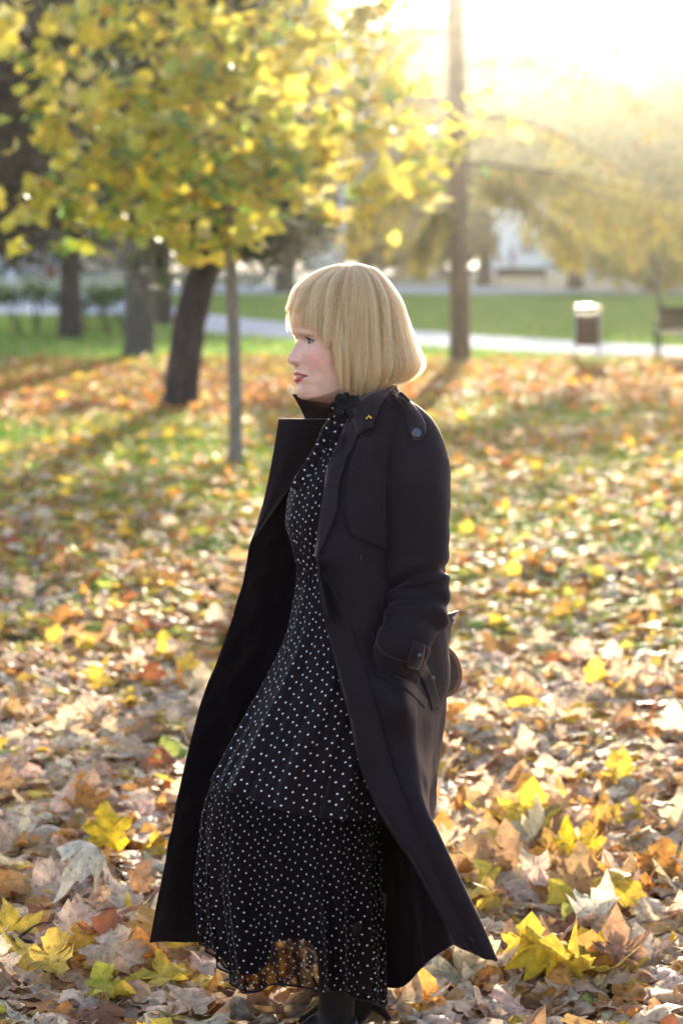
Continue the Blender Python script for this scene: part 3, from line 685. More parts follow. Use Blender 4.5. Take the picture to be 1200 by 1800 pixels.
MB().tube([(0, 0, -.05), (0, 0, .3), (0, 0, .62), (0, 0, .68)], [.16, .15, .14, .06], 14).build('shaft', M_white, t, smooth=True); MB().tube([(0, 0, .5), (0, 0, .56)], .15, 14).build('band', M_post, t)

# ------------------------------------------------------------------ two far walkers
def walker(label, px, D, colr, leg, ph):
    base = Vector((P(px, 430, D).x, D, 0)); t = thing('person', label, 'person', base, 'people walking far off')
    J = {'pel': (0, 0, .92), 'ch': (0, .0, 1.25), 'nk': (0, 0, 1.45), 'hd': (0, 0, 1.6), 'ht': (0, 0, 1.68), 'kl': (.12*ph, -.1, .5), 'al': (.26*ph, -.1, .08), 'tl': (.32*ph+.1, -.1, .04), 'kr': (-.06*ph, .1, .5), 'ar': (-.24*ph, .1, .1), 'tr': (-.14*ph, .1, .04),
         'hl': (0, -.1, .88), 'hr': (0, .1, .88), 'sl': (0, -.19, 1.4), 'sr': (0, .19, 1.4), 'el': (-.08*ph, -.23, 1.12), 'er': (.08*ph, .23, 1.12), 'wl': (.02, -.24, .88), 'wr': (.12*ph, .24, .88)}
    rd = {'pel': .14, 'ch': .14, 'nk': .06, 'hd': .095, 'ht': .07, 'sl': .07, 'sr': .07, 'hl': .1, 'hr': .1, 'kl': .06, 'kr': .06, 'al': .04, 'ar': .04, 'tl': .035, 'tr': .035, 'el': .045, 'er': .045, 'wl': .03, 'wr': .03}
    E = [('pel', 'ch'), ('ch', 'nk'), ('nk', 'hd'), ('hd', 'ht'), ('pel', 'hl'), ('hl', 'kl'), ('kl', 'al'), ('al', 'tl'), ('pel', 'hr'), ('hr', 'kr'), ('kr', 'ar'), ('ar', 'tr'), ('ch', 'sl'), ('sl', 'el'), ('el', 'wl'), ('ch', 'sr'), ('sr', 'er'), ('er', 'wr')]
    ks = list(J); me = bpy.data.meshes.new('body'); me.from_pydata([J[k] for k in ks], [(ks.index(a), ks.index(b_)) for a, b_ in E], [])
    o = bpy.data.objects.new('body', me); scn.collection.objects.link(o); o.parent = t
    sk = o.modifiers.new('skin', 'SKIN'); o.modifiers.new('sub', 'SUBSURF').levels = 1
    for i, k in enumerate(ks): me.skin_vertices[0].data[i].radius = (rd[k], rd[k]); me.skin_vertices[0].data[i].use_root = (k == 'pel')
    o.modifiers['sub'].render_levels = 1; me.materials.append(simple('walker_skin', (.5, .33, .25)))
    cm = MB(); cm.tube([(0, 0, .78), (0, 0, 1.0), (0, 0, 1.25), (0, 0, 1.42), (0, 0, 1.48)], [.2, .18, .2, .17, .08], 16); cm.build('jacket', simple('walker_jacket', colr), t, smooth=True)
    MB().tube([(0, 0, 1.56), (0, .0, 1.64), (0, 0, 1.73)], [.1, .115, .05], 12).build('hair', simple('walker_hair', (.06, .04, .03)), t, smooth=True)
walker('distant person in purple jacket walking left of the white house', 858, 140, (.22, .14, .28), (.1, .1, .12), 1)
walker('distant person in lilac jacket walking in front of the white house', 901, 138, (.33, .26, .4), (.1, .1, .12), -1)
# ------------------------------------------------------------------ the woman
from mathutils.bvhtree import BVHTree
woman = thing('person', 'woman in open black trench coat over long polka dot dress, blonde bob, looking left', 'person', (P(620, 900, D0).x, D0, 0))
WO = tuple(woman.location)
PX = 1/820.0
def Pd(a): return P(a[0], a[1], D0+a[2])
def cloth(name, col, rough=.75, sheen=.12, bump=.55, weave=900):
    m, nt, out = newmat(name)
    b = ND(nt, 'ShaderNodeBsdfPrincipled'); b.inputs['Base Color'].default_value = (*col, 1); b.inputs['Roughness'].default_value = rough
    b.inputs['Sheen Weight'].default_value = sheen; b.inputs['Sheen Roughness'].default_value = .4; b.inputs['Specular IOR Level'].default_value = .2
    b.inputs['Sheen Tint'].default_value = (.9, .68, .74, 1)
    tc = ND(nt, 'ShaderNodeTexCoord'); n1 = ND(nt, 'ShaderNodeTexNoise'); n1.inputs['Scale'].default_value = 14; n1.inputs['Detail'].default_value = 5
    n2 = ND(nt, 'ShaderNodeTexNoise'); n2.inputs['Scale'].default_value = weave; n2.inputs['Detail'].default_value = 1
    nt.links.new(tc.outputs['Object'], n1.inputs['Vector']); nt.links.new(tc.outputs['Object'], n2.inputs['Vector'])
    b1 = ND(nt, 'ShaderNodeBump'); b1.inputs['Strength'].default_value = bump; b1.inputs['Distance'].default_value = .01
    b2 = ND(nt, 'ShaderNodeBump'); b2.inputs['Strength'].default_value = .25; b2.inputs['Distance'].default_value = .0006
    nt.links.new(n1.outputs[0], b1.inputs['Height']); nt.links.new(n2.outputs[0], b2.inputs['Height']); nt.links.new(b1.outputs[0], b2.inputs['Normal'])
    nt.links.new(b2.outputs[0], b.inputs['Normal']); nt.links.new(b.outputs[0], out.inputs[0])
    return m
M_coat = cloth('coat_black', (.0105, .0048, .0085))
M_lapel = cloth('lapel_black', (.0125, .0058, .0102), .65, .35)
M_lining = cloth('slip_black', (.008, .006, .008), .6, .1)
M_boot = cloth('boot_leather', (.012, .009, .01), .38, .1, .1)
M_button = simple('button', (.05, .045, .06), .25, .7, var=.05)
M_bag = simple('bag_leather', (.06, .035, .025), .45, .5); M_bagrim = simple('bag_rim', (.25, .11, .06), .5, .4)
M_gold = simple('gold_pin', (.9, .55, .12), .2, .8, metal=1, var=.05)
def dotmat(name, chiffon):
    m, nt, out = newmat(name)
    uv = ND(nt, 'ShaderNodeUVMap', uv_map='UVMap'); vo = ND(nt, 'ShaderNodeTexVoronoi', voronoi_dimensions='2D', feature='F1')
    vo.inputs['Scale'].default_value = 1/.0165; vo.inputs['Randomness'].default_value = .42
    rt = ND(nt, 'ShaderNodeMapping'); rt.inputs['Rotation'].default_value = (0, 0, .55); rt.inputs['Scale'].default_value = (1, .88, 1)
    nt.links.new(uv.outputs[0], rt.inputs[0]); nt.links.new(rt.outputs[0], vo.inputs['Vector'])
    mr_ = ND(nt, 'ShaderNodeMapRange'); mr_.inputs[1].default_value = .09; mr_.inputs[2].default_value = .125; mr_.inputs[3].default_value = 1; mr_.inputs[4].default_value = 0
    nt.links.new(vo.outputs['Distance'], mr_.inputs[0])
    mx = ND(nt, 'ShaderNodeMix', data_type='RGBA'); mx.inputs[6].default_value = (.011, .006, .0085, 1); mx.inputs[7].default_value = (.75, .75, .8, 1)
    nt.links.new(mr_.outputs[0], mx.inputs[0])
    b = ND(nt, 'ShaderNodeBsdfPrincipled'); b.inputs['Roughness'].default_value = .8; b.inputs['Sheen Weight'].default_value = .03; b.inputs['Specular IOR Level'].default_value = .12
    nt.links.new(mx.outputs[2], b.inputs['Base Color'])
    if not chiffon: nt.links.new(b.outputs[0], out.inputs[0]); return m
    tl = ND(nt, 'ShaderNodeBsdfTranslucent'); nt.links.new(mx.outputs[2], tl.inputs[0])
    m1 = ND(nt, 'ShaderNodeMixShader'); m1.inputs[0].default_value = .35; nt.links.new(b.outputs[0], m1.inputs[1]); nt.links.new(tl.outputs[0], m1.inputs[2])
    tr = ND(nt, 'ShaderNodeBsdfTransparent'); tr.inputs[0].default_value = (.85, .78, .74, 1)
    lw = ND(nt, 'ShaderNodeLayerWeight'); lw.inputs[0].default_value = .5
    # weave closes up towards grazing angles, dots are printed solid
    mp = ND(nt, 'ShaderNodeMapRange'); mp.inputs[1].default_value = .0; mp.inputs[2].default_value = .75; mp.inputs[3].default_value = .34; mp.inputs[4].default_value = .95
    nt.links.new(lw.outputs['Facing'], mp.inputs[0])
    mm = ND(nt, 'ShaderNodeMath', operation='MAXIMUM'); nt.links.new(mp.outputs[0], mm.inputs[0]); nt.links.new(mr_.outputs[0], mm.inputs[1])
    ms = ND(nt, 'ShaderNodeMixShader'); nt.links.new(mm.outputs[0], ms.inputs[0]); nt.links.new(tr.outputs[0], ms.inputs[1]); nt.links.new(m1.outputs[0], ms.inputs[2])
    nt.links.new(ms.outputs[0], out.inputs[0])
    return m
M_dress, M_chiffon = dotmat('polka_dots', False), dotmat('polka_chiffon', True)

def gridsurf(rows, nu, nv):
    """rows: list of lists of (px, py, dy) -> (nv, nu, 3) in photo coordinates"""
    r = np.array([crom(row, nu) for row in rows]); return np.stack([crom(r[:, j], nv) for j in range(nu)], 1)
def toworld(g): return np.array([[tuple(Pd(q)) for q in row] for row in g])
def gfaces(nv, nu, wrap=False):
    J, I = np.meshgrid(np.arange(nv-1), np.arange(nu if wrap else nu-1), indexing='ij'); I2 = (I+1) % nu
    return np.stack([J*nu+I, J*nu+I2, (J+1)*nu+I2, (J+1)*nu+I], -1).reshape(-1, 4)
def gnormals(w, wrap=False):
    if wrap: du = np.roll(w, -1, 1)-np.roll(w, 1, 1)
    else: du = np.gradient(w, axis=1)
    dv = np.gradient(w, axis=0); n = np.cross(du, dv); return n/(np.linalg.norm(n, axis=2)[..., None]+1e-9)
def solid(o, th, off=0, bevel=False):
    s = o.modifiers.new('solid', 'SOLIDIFY'); s.thickness = th; s.offset = off; return o
def part(name, w, mat, wrap=False, uv=None, parent=None, th=0, off=0, fl=False):
    nv, nu = w.shape[:2]; f = gfaces(nv, nu, wrap)
    if fl: f = f[:, ::-1].copy()
    p = parent or woman; wo = np.array(WO) if parent is None else np.array(WO)
    o = mobj(name, w.reshape(-1, 3), f, mat, p, WO, uv=None if uv is None else uv.reshape(-1, 2))
    if th: solid(o, th, off)
    return o

# --- coat shell: near edge, round the back, to the far edge
C_rows = [
 [(611,712,-.07),(632,700,-.09),(662,686,-.08),(694,682,-.02),(684,676,.05),(642,678,.085),(602,690,.08),(582,712,.065),(566,740,.04)],
 [(598,772,-.125),(635,768,-.15),(695,750,-.14),(745,765,-.03),(738,765,.08),(660,760,.15),(600,760,.17),(565,765,.13),(548,775,.08)],
 [(571,850,-.165),(625,850,-.185),(690,850,-.16),(765,850,-.03),(745,850,.09),(650,850,.17),(575,850,.18),(535,850,.14),(503,850,.08)],
 [(557,950,-.195),(610,952,-.21),(685,955,-.17),(770,955,-.03),(745,955,.1),(650,955,.17),(565,952,.2),(500,948,.15),(446,943,.06)],
 [(562,1040,-.2),(612,1042,-.215),(690,1050,-.175),(776,1050,-.03),(748,1050,.1),(650,1050,.17),(550,1050,.2),(482,1045,.18),(424,1040,.07)],
 [(583,1145,-.215),(632,1148,-.23),(708,1150,-.185),(791,1150,-.03),(757,1150,.1),(650,1150,.18),(530,1150,.22),(455,1148,.2),(387,1147,.075)],
 [(612,1250,-.235),(658,1250,-.255),(724,1250,-.21),(778,1250,-.03),(750,1250,.11),(640,1250,.2),(510,1250,.24),(430,1250,.22),(350,1250,.08)],
 [(634,1350,-.26),(680,1350,-.28),(735,1350,-.25),(764,1350,-.06),(742,1350,.12),(630,1350,.22),(490,1350,.26),(405,1350,.24),(324,1350,.08)],
 [(674,1440,-.285),(714,1440,-.305),(757,1435,-.285),(752,1430,-.1),(735,1440,.08),(625,1450,.22),(480,1450,.28),(380,1450,.25),(304,1450,.07)],
 [(722,1515,-.31),(756,1515,-.33),(791,1515,-.31),(762,1520,-.12),(730,1540,.05),(625,1560,.22),(470,1550,.29),(365,1550,.25),(284,1550,.06)],
 [(804,1661,-.345),(836,1679,-.365),(874,1688,-.345),(795,1662,-.13),(748,1700,.0),(674,1735,.08),(540,1645,.28),(370,1652,.26),(264,1657,.05)]]
NV, NU = 240, 220
g = gridsurf(C_rows, NU, NV)
# keep the last row from overshooting, add drape folds that grow downwards
w_ = toworld(g); nrm = gnormals(w_)
tv = np.linspace(0, 1, NV)[:, None]; tu = np.linspace(0, 1, NU)[None, :]
fold = (.009*np.sin(tu*31+1.2+tv*4)+.004*np.sin(tu*57+tv*7+.4))*np.clip((tv-.42)/.4, 0, 1)
fold *= np.clip(np.minimum(tu, 1-tu)/.07, 0, 1)
X, Y = np.meshgrid(np.linspace(0, 14, NU), np.linspace(0, 18, NV))
fold += (vnoise(X, Y, 4)-.5)*.014*np.clip((tv-.03)/.1, 0, 1)*np.clip(np.minimum(tu, 1-tu)/.05, 0, 1)+(vnoise(X*3, Y*1.6, 9)-.5)*.004
pk = np.exp(-((g[..., 0]-706)/36)**2-((g[..., 1]-1228)/46)**2)*(np.linspace(0, 1, NU)[None] < .4)*(1-np.exp(-np.clip(g[..., 1]-1170, 0, 999)/12))
w_ = w_+nrm*fold[..., None]
w_[..., 1] -= pk*.055
coat = part('coat', w_, M_coat, th=.0035)
coat_pts = w_.copy()

# --- sleeve
ax = [(672,712,-.02,14),(694,730,-.06,34),(714,762,-.09,49),(728,802,-.12,54),(734,850,-.14,56.5),(734,930,-.15,55),(733,1000,-.155,54),(737,1048,-.17,54),(724,1092,-.205,50),(706,1133,-.225,46),(698,1172,-.18,42),(696,1218,-.15,36)]
ax = crom(ax, 150); cen = np.array([tuple(Pd(a)) for a in ax]); tg = np.gradient(cen, axis=0); tg /= np.linalg.norm(tg, axis=1)[:, None]
NS = 90; sw = np.zeros((150, NS, 3))
for i in range(150):
    t_ = Vector(tg[i]); u = t_.cross(Vector((0, 1, 0))).normalized(); v = t_.cross(u)
    for k in range(NS):
        a = 2*PI*k/NS; s_ = i/149
        wr = .0
        el = math.exp(-((s_-.62)/.14)**2)
        wr += el*(.0065*math.sin(s_*62+2.4*math.sin(a+.9))+.0045*math.sin(s_*105+2.6*math.cos(a-.4)+1)-.004)
        wr += .003*math.sin(a*3+s_*9)*math.sin(s_*PI)+.0028*(math.sin(s_*30+a*2))*(s_ > .3)*min(1, (s_-.3)*6)
        r_ = ax[i, 3]*PX+wr
        sw[i, k] = cen[i]+np.array(u*math.cos(a)*r_+v*math.sin(a)*r_*.92)
sleeve = part('sleeve', sw, M_coat, wrap=True, th=.003, fl=True, parent=coat)
# cuff: slightly wider band at the end of the sleeve
cw = sw[118:124].copy()
c_ = cw.mean(1, keepdims=True); cw = c_+(cw-c_)*1.025
part('cuff', cw, M_coat, wrap=True, th=.004, fl=True, parent=coat)

# --- things that lie on the coat follow its surface
def bvh_of(ws):
    V, Fq, b = [], [], 0
    for w__, wrap in ws:
        nv, nu = w__.shape[:2]; V.append(w__.reshape(-1, 3)); Fq.append(gfaces(nv, nu, wrap)+b); b += nv*nu
    return BVHTree.FromPolygons([Vector(p) for p in np.concatenate(V)], [tuple(f) for f in np.concatenate(Fq)])
BV = bvh_of([(coat_pts, False), (sw, True)])
CAM = Vector((0, 0, CAM_H))
def onsurf(px, py, off=.004, fallback=-.15):
    p = Pd((px, py, fallback)); d = (p-CAM).normalized(); h = BV.ray_cast(CAM, d)
    if h[0] is None or abs((h[0]-p).length) > .3: return np.array(p-d*off)
    return np.array(h[0]-d*off)
def patch(name, left, right, mat, off=.004, nu=14, nv=30, th=.003, bulge=.0, fb=-.15, parent=None):
    l, r = crom(left, nv), crom(right, nv); w = np.zeros((nv, nu, 3))
    for j in range(nv):
        for i in range(nu):
            u = i/(nu-1); q = l[j]*(1-u)+r[j]*u
            w[j, i] = onsurf(q[0], q[1], off+bulge*math.sin(u*PI)*math.sin(PI*j/(nv-1)), fb)
    # smooth the hits a little so that edges under it do not print through
    for _ in range(3): w[1:-1, 1:-1] = (w[1:-1, 1:-1]*2+w[:-2, 1:-1]+w[2:, 1:-1]+w[1:-1, :-2]+w[1:-1, 2:])/6
    return part(name, w, mat, th=th, parent=parent or coat, fl=True)
patch('lapel', [(612,735),(597,773),(577,816),(570,864),(563,915),(554,975)], [(627,757),(621,781),(605,816),(595,855),(589,905),(556,980)], M_lapel, .012, 16, 50, .004, .006)
patch('collar', [(604,694),(606,708),(612,725),(622,745),(627,762)], [(690,684),(682,690),(668,712),(662,728),(654,749)], M_lapel, .02, 18, 30, .004, .012, -.09)
patch('placket', [(557,985),(564,1060),(586,1145),(613,1250),(635,1345),(674,1432),(722,1508),(800,1645)], [(560,985),(596,1060),(634,1145),(664,1250),(690,1345),(722,1432),(762,1508),(838,1655)], M_coat, .0035, 10, 70, .003, 0, -.28)
patch('storm_flap', [(630,775),(614,830),(606,890),(616,940)], [(682,760),(676,830),(676,900),(678,966)], M_coat, .008, 18, 40, .003, .002)
patch('epaulette', [(688,695),(704,706),(713,728),(718,752),(727,771)], [(704,690),(724,710),(741,733),(748,755),(740,772)], M_lapel, .009, 10, 30, .004, .004)
patch('pocket_welt', [(663,1172),(690,1186),(722,1204),(750,1232)], [(660,1184),(688,1198),(718,1217),(746,1246)], M_coat, .006, 8, 30, .004, .002, -.2)
patch('pocket_flap', [(726,1168),(745,1205),(758,1248)], [(744,1160),(762,1200),(773,1244)], M_coat, .006, 8, 20, .004)
patch('cuff_strap', [(726,1128),(720,1150),(716,1172)], [(746,1134),(743,1156),(734,1176)], M_lapel, .008, 8, 16, .004, .003)
def disc_on(name, px, py, r, mat, off=.012, th=.004):
    c = Vector(onsurf(px, py, off)); d = (CAM-c).normalized(); d = (d+Vector((.35, 0, .25))).normalized()
    mb = MB(); mb.tube([c, c+d*th*.7, c+d*th], [r, r, r*.75], 18)
    for k in range(4):
        a = k*PI/2+.6; u = d.orthogonal().normalized(); v = d.cross(u)
        mb.tube([c+d*th+(u*math.cos(a)+v*math.sin(a))*r*.3, c+d*(th+.0006)+(u*math.cos(a)+v*math.sin(a))*r*.3], r*.09, 6)
    return mb.build(name, mat, coat, WO, False)
disc_on('button', 731, 761, .0105, M_button, .017)
disc_on('button', 736, 1152, .0045, M_button, .016); disc_on('button', 759, 1192, .005, M_button, .008)
# small gold pin on the collar
c = Vector(onsurf(648, 735, .032)); mb = MB()
for dx_, dz_ in ((-.004, 0), (.004, .001), (0, .004)): mb.tube([c+Vector((dx_, 0, dz_-.003)), c+Vector((dx_, -.002, dz_)), c+Vector((dx_, 0, dz_+.003))], [.0015, .003, .0012], 8)
mb.build('collar_pin', M_gold, coat, WO, True)
# far lapel and far side of the collar, turned outwards
def free(name, left, right, mat, nu=14, nv=40, bow=.012, th=.004):
    l, r = crom(left, nv), crom(right, nv); g = np.zeros((nv, nu, 3))
    for i in range(nu):
        u = i/(nu-1); g[:, i] = l*(1-u)+r*u; g[:, i, 2] -= bow*math.sin(u*PI)
    return part(name, toworld(g), mat, th=th, parent=coat)
free('lapel', [(490,736,.01),(484,775,.02),(476,820,.03),(464,880,.045),(446,943,.055)], [(578,737,.035),(560,775,.055),(532,822,.07),(492,880,.075),(447,944,.06)], M_lapel, bow=.018)
free('collar', [(514,693,.0),(521,706,.006),(528,719,.012),(536,736,.02)], [(592,690,.075),(594,705,.07),(590,722,.055),(580,742,.045)], M_lapel, bow=.004)
# belt end sticking out behind, and belt loop
g = np.array([[(760,1082,-.04),(785,1080,.0),(806,1076,.03)], [(760,1100,-.04),(785,1100,.0),(792,1102,.03)]]); part('belt', toworld(np.array([[g[0][0], g[0][1], (804,1073,.03)], [(762,1066+26,-.04), (786,1092,.0), (798,1090,.03)], [g[1][0], g[1][1], (790,1104,.02)]])), M_coat, th=.006, parent=coat)
# a few light threads / stitches where the buttons were undone
for x_, y_ in ((634, 975), (655, 1112), (669, 1140)):
    c = Vector(onsurf(x_, y_, .004)); MB().tube([c, c+Vector((.0008, 0, -.008)), c+Vector((0, 0, -.014))], .0009, 6).build('eyelet', M_button, coat, WO, True)

# --- dress
pyk = [712, 722, 750, 800, 841, 878, 921, 950, 999, 1040, 1100, 1137, 1205, 1287, 1376, 1431, 1558, 1657, 1800]
Lk = [590, 585, 566, 546, 516, 505, 501, 511, 522, 519, 508, 495, 462, 418, 372, 359, 357, 371, 400]
Rk = [648, 650, 670, 700, 705, 702, 700, 695, 690, 694, 705, 712, 720, 702, 682, 670, 665, 668, 664]
Dk = [.055, .056, .07, .095, .11, .115, .11, .1, .095, .1, .12, .13, .15, .17, .18, .185, .19, .2, .2]
Ck = [.0, .0, -.005, -.02, -.03, -.03, -.03, -.03, -.03, -.03, -.03, -.03, -.035, -.04, -.05, -.05, -.05, -.05, -.05]
def hem(px): return np.interp(px, [355, 372, 390, 405, 425, 440, 455, 470, 480, 515, 545, 555, 563, 575, 600, 640, 665], [1655, 1662, 1700, 1716, 1738, 1746, 1743, 1733, 1730, 1733, 1738, 1748, 1744, 1738, 1746, 1761, 1768])
def seam(px): return np.interp(px, [355, 380, 420, 470, 520, 600, 670], [1368, 1374, 1396, 1418, 1432, 1442, 1446])
def dress_grid(py0, py1, nv, nu, sc=1.0, fa=0.0, tier=False, C=.95, foldf=None, nfold=9, seed=0):
    """py0, py1 may be functions of px"""
    th = np.arange(nu)*2*PI/nu; g = np.zeros((nv, nu, 3)); uv = np.zeros((nv, nu, 2))
    for j in range(nv):
        t = j/(nv-1)
        pxs = 515-150*np.cos(th); py = np.full(nu, 0.0)
        for it in range(2):
            a = py0(pxs) if callable(py0) else py0; b_ = py1(pxs) if callable(py1) else py1
            py = a+(b_-a)*t
            py = py*np.ones(nu)
            L, R_ = np.interp(py, pyk, Lk), np.interp(py, pyk, Rk); cx, hw = (L+R_)/2, (R_-L)/2*sc
            pxs = cx-hw*np.cos(th)
        dd, cc = np.interp(py, pyk, Dk)*sc, np.interp(py, pyk, Ck)
        f = foldf(th, t, py) if foldf else 0
        g[j, :, 0] = cx-(hw+f/PX*.55)*np.cos(th); g[j, :, 1] = py; g[j, :, 2] = cc-(dd+f)*np.sin(th)
        uv[j, :, 0] = th/(2*PI)*C; uv[j, :, 1] = -py*PX
    return g, uv
def fold_top(th, t, py):
    waist = np.exp(-((py-985)/55)**2); low = np.clip((py-1020)/400, 0, 1)
    return waist*.003*np.sin(th*60)+low*(.012*np.sin(th*9+1.1)+.009*np.sin(th*19+py*.004)+.003*np.sin(th*41+1))+.002*np.sin(th*13+py*.03)
def fold_low(th, t, py):
    sp_ = np.clip(t*1.6, 0, 1)
    return .0015+.003*np.sin(th*52+1)*(1-t)*np.clip(t*12, 0, 1)+sp_*(.018*np.sin(th*15+.5+.8*np.sin(th*3))+.011*np.sin(th*27+1.7)*t+.014*np.sin(th*7+2.)*t)+.014*t
NU2 = 360
def close(g, uv, C):
    g = np.concatenate([g, g[:, :1]], 1); u2 = uv[:, :1].copy(); u2[:, :, 0] = C; return g, np.concatenate([uv, u2], 1)
g, uv = dress_grid(716, seam, 200, NU2, 1, C=.95, foldf=fold_top); g, uv = close(g, uv, .9570)
dress = part('dress', toworld(g), M_dress, uv=uv)
g, uv = dress_grid(seam, hem, 110, NU2*2, 1, C=1.4025, foldf=fold_low); g, uv = close(g, uv, 1.4025)
wl = toworld(g); ruffle = part('hem_ruffle', wl, M_chiffon, uv=uv, parent=dress)
def hb(px): return np.interp(px, [355, 372, 395, 425, 450, 474, 482, 517, 549, 565, 600, 665], [1640, 1655, 1700, 1715, 1712, 1695, 1657, 1649, 1658, 1700, 1735, 1755])
g, uv = dress_grid(1350, hb, 30, 120, .93, foldf=lambda th, t, py: .006*np.sin(th*6)*t); g, uv = close(g, uv, .95)
part('slip', toworld(g), M_lining, parent=dress)
# dark rolled hem
e = wl[-1]; MB().tube([tuple(p) for p in e[::4]], .0024, 6, False).build('hem_binding', M_lining, dress, WO, True)
# high neck frill, bow and ribbon ruffle down the front
def frill(name, path, wd, amp, nf, mat, parent, th=.001, drop=0.0):
    p = crom(path, 120); W = np.array([tuple(Pd(q)) for q in p]); n = len(W); k = 7; w = np.zeros((n, k, 3)); uvs = np.zeros((n, k, 2))
    tg_ = np.gradient(W, axis=0); tg_ /= np.linalg.norm(tg_, axis=1)[:, None]
    s = np.cumsum(np.r_[0, np.linalg.norm(np.diff(W, axis=0), axis=1)])
    for i in range(n):
        side = np.cross(tg_[i], [0, 1, 0]); side /= np.linalg.norm(side)
        for j in range(k):
            v_ = j/(k-1); w[i, j] = W[i]+side*wd*(v_-.5)*2*(1+.25*math.sin(i*.31*nf+1))+np.array([0, -1, 0])*amp*math.sin(i/n*nf*2*PI+v_*1.5)*abs(v_-.4)*1.6
            uvs[i, j] = (s[i], v_*wd*2)
    return part(name, w, mat, uv=uvs, parent=parent, th=th)
frill('frill', [(583,724,-.075),(595,712,-.09),(612,706,-.1),(630,706,-.095)], .012, .008, 7, M_dress, dress)
frill('frill', [(580,735,-.088),(592,738,-.1),(606,734,-.108),(618,728,-.105)], .009, .006, 6, M_dress, dress)
frill('ribbon', [(588,735,-.105),(574,765,-.115),(556,800,-.125),(536,830,-.135),(518,860,-.14)], .011, .008, 10, M_dress, dress)
frill('ribbon', [(596,738,-.11),(590,775,-.125),(582,815,-.14),(572,850,-.15)], .009, .006, 8, M_dress, dress)
for path in ([(607,712,-.13),(598,696,-.14),(592,704,-.14),(604,714,-.132)], [(607,712,-.13),(622,700,-.135),(628,708,-.135),(610,716,-.13)], [(606,713,-.13),(596,722,-.135),(588,730,-.13)], [(608,713,-.13),(616,726,-.135),(622,736,-.13)], [(607,712,-.13),(602,702,-.14),(609,694,-.14),(612,704,-.135)]):
    frill('bow', path, .0055, .002, 3, M_lining, dress)

# --- body: head, neck, torso and legs in one mesh
YAW = R(20); cy_, sy_ = math.cos(YAW), math.sin(YAW); PIV = 620.0
def H(f, l, py):
    """head frame (photo px): forward, towards her left (camera side), height py"""
    return (PIV-f*cy_+l*sy_, py, (-f*sy_-l*cy_)*PX)
def fpx(px): return (PIV-px)/cy_
base_py = [470, 500, 530, 560, 585, 597, 610, 622, 640, 650, 662, 672, 677, 684, 690, 697, 701, 703.5]
base_px = [600, 540, 520, 514, 517.5, 524.5, 524, 523, 521.5, 520.5, 521.5, 522, 523, 521.6, 521.3, 524, 529, 535]
wid_py = [470, 500, 530, 560, 590, 610, 630, 650, 670, 690, 704]; wid = [18, 42, 52, 57, 60, 61, 61, 58, 54, 47, 42]
bk_py = [470, 500, 540, 600, 650, 704]; bk = [-30, -62, -80, -80, -62, -50]
def ss(x): x = np.clip(x, 0, 1); return x*x*(3-2*x)
pys = np.concatenate([np.linspace(472, 575, 30), np.linspace(577, 712, 170), np.linspace(714, 745, 12)])
ts = np.linspace(-1, 1, 241); th = np.sign(ts)*np.abs(ts)**1.25*PI
hv = np.zeros((len(pys), len(th), 3)); hc = np.zeros((len(pys), len(th), 3))
gs = lambda x, s: np.exp(-(x/s)**2)
skin, blush, lip = np.array([.86, .49, .37]), np.array([.82, .32, .25]), np.array([.58, .09, .10])
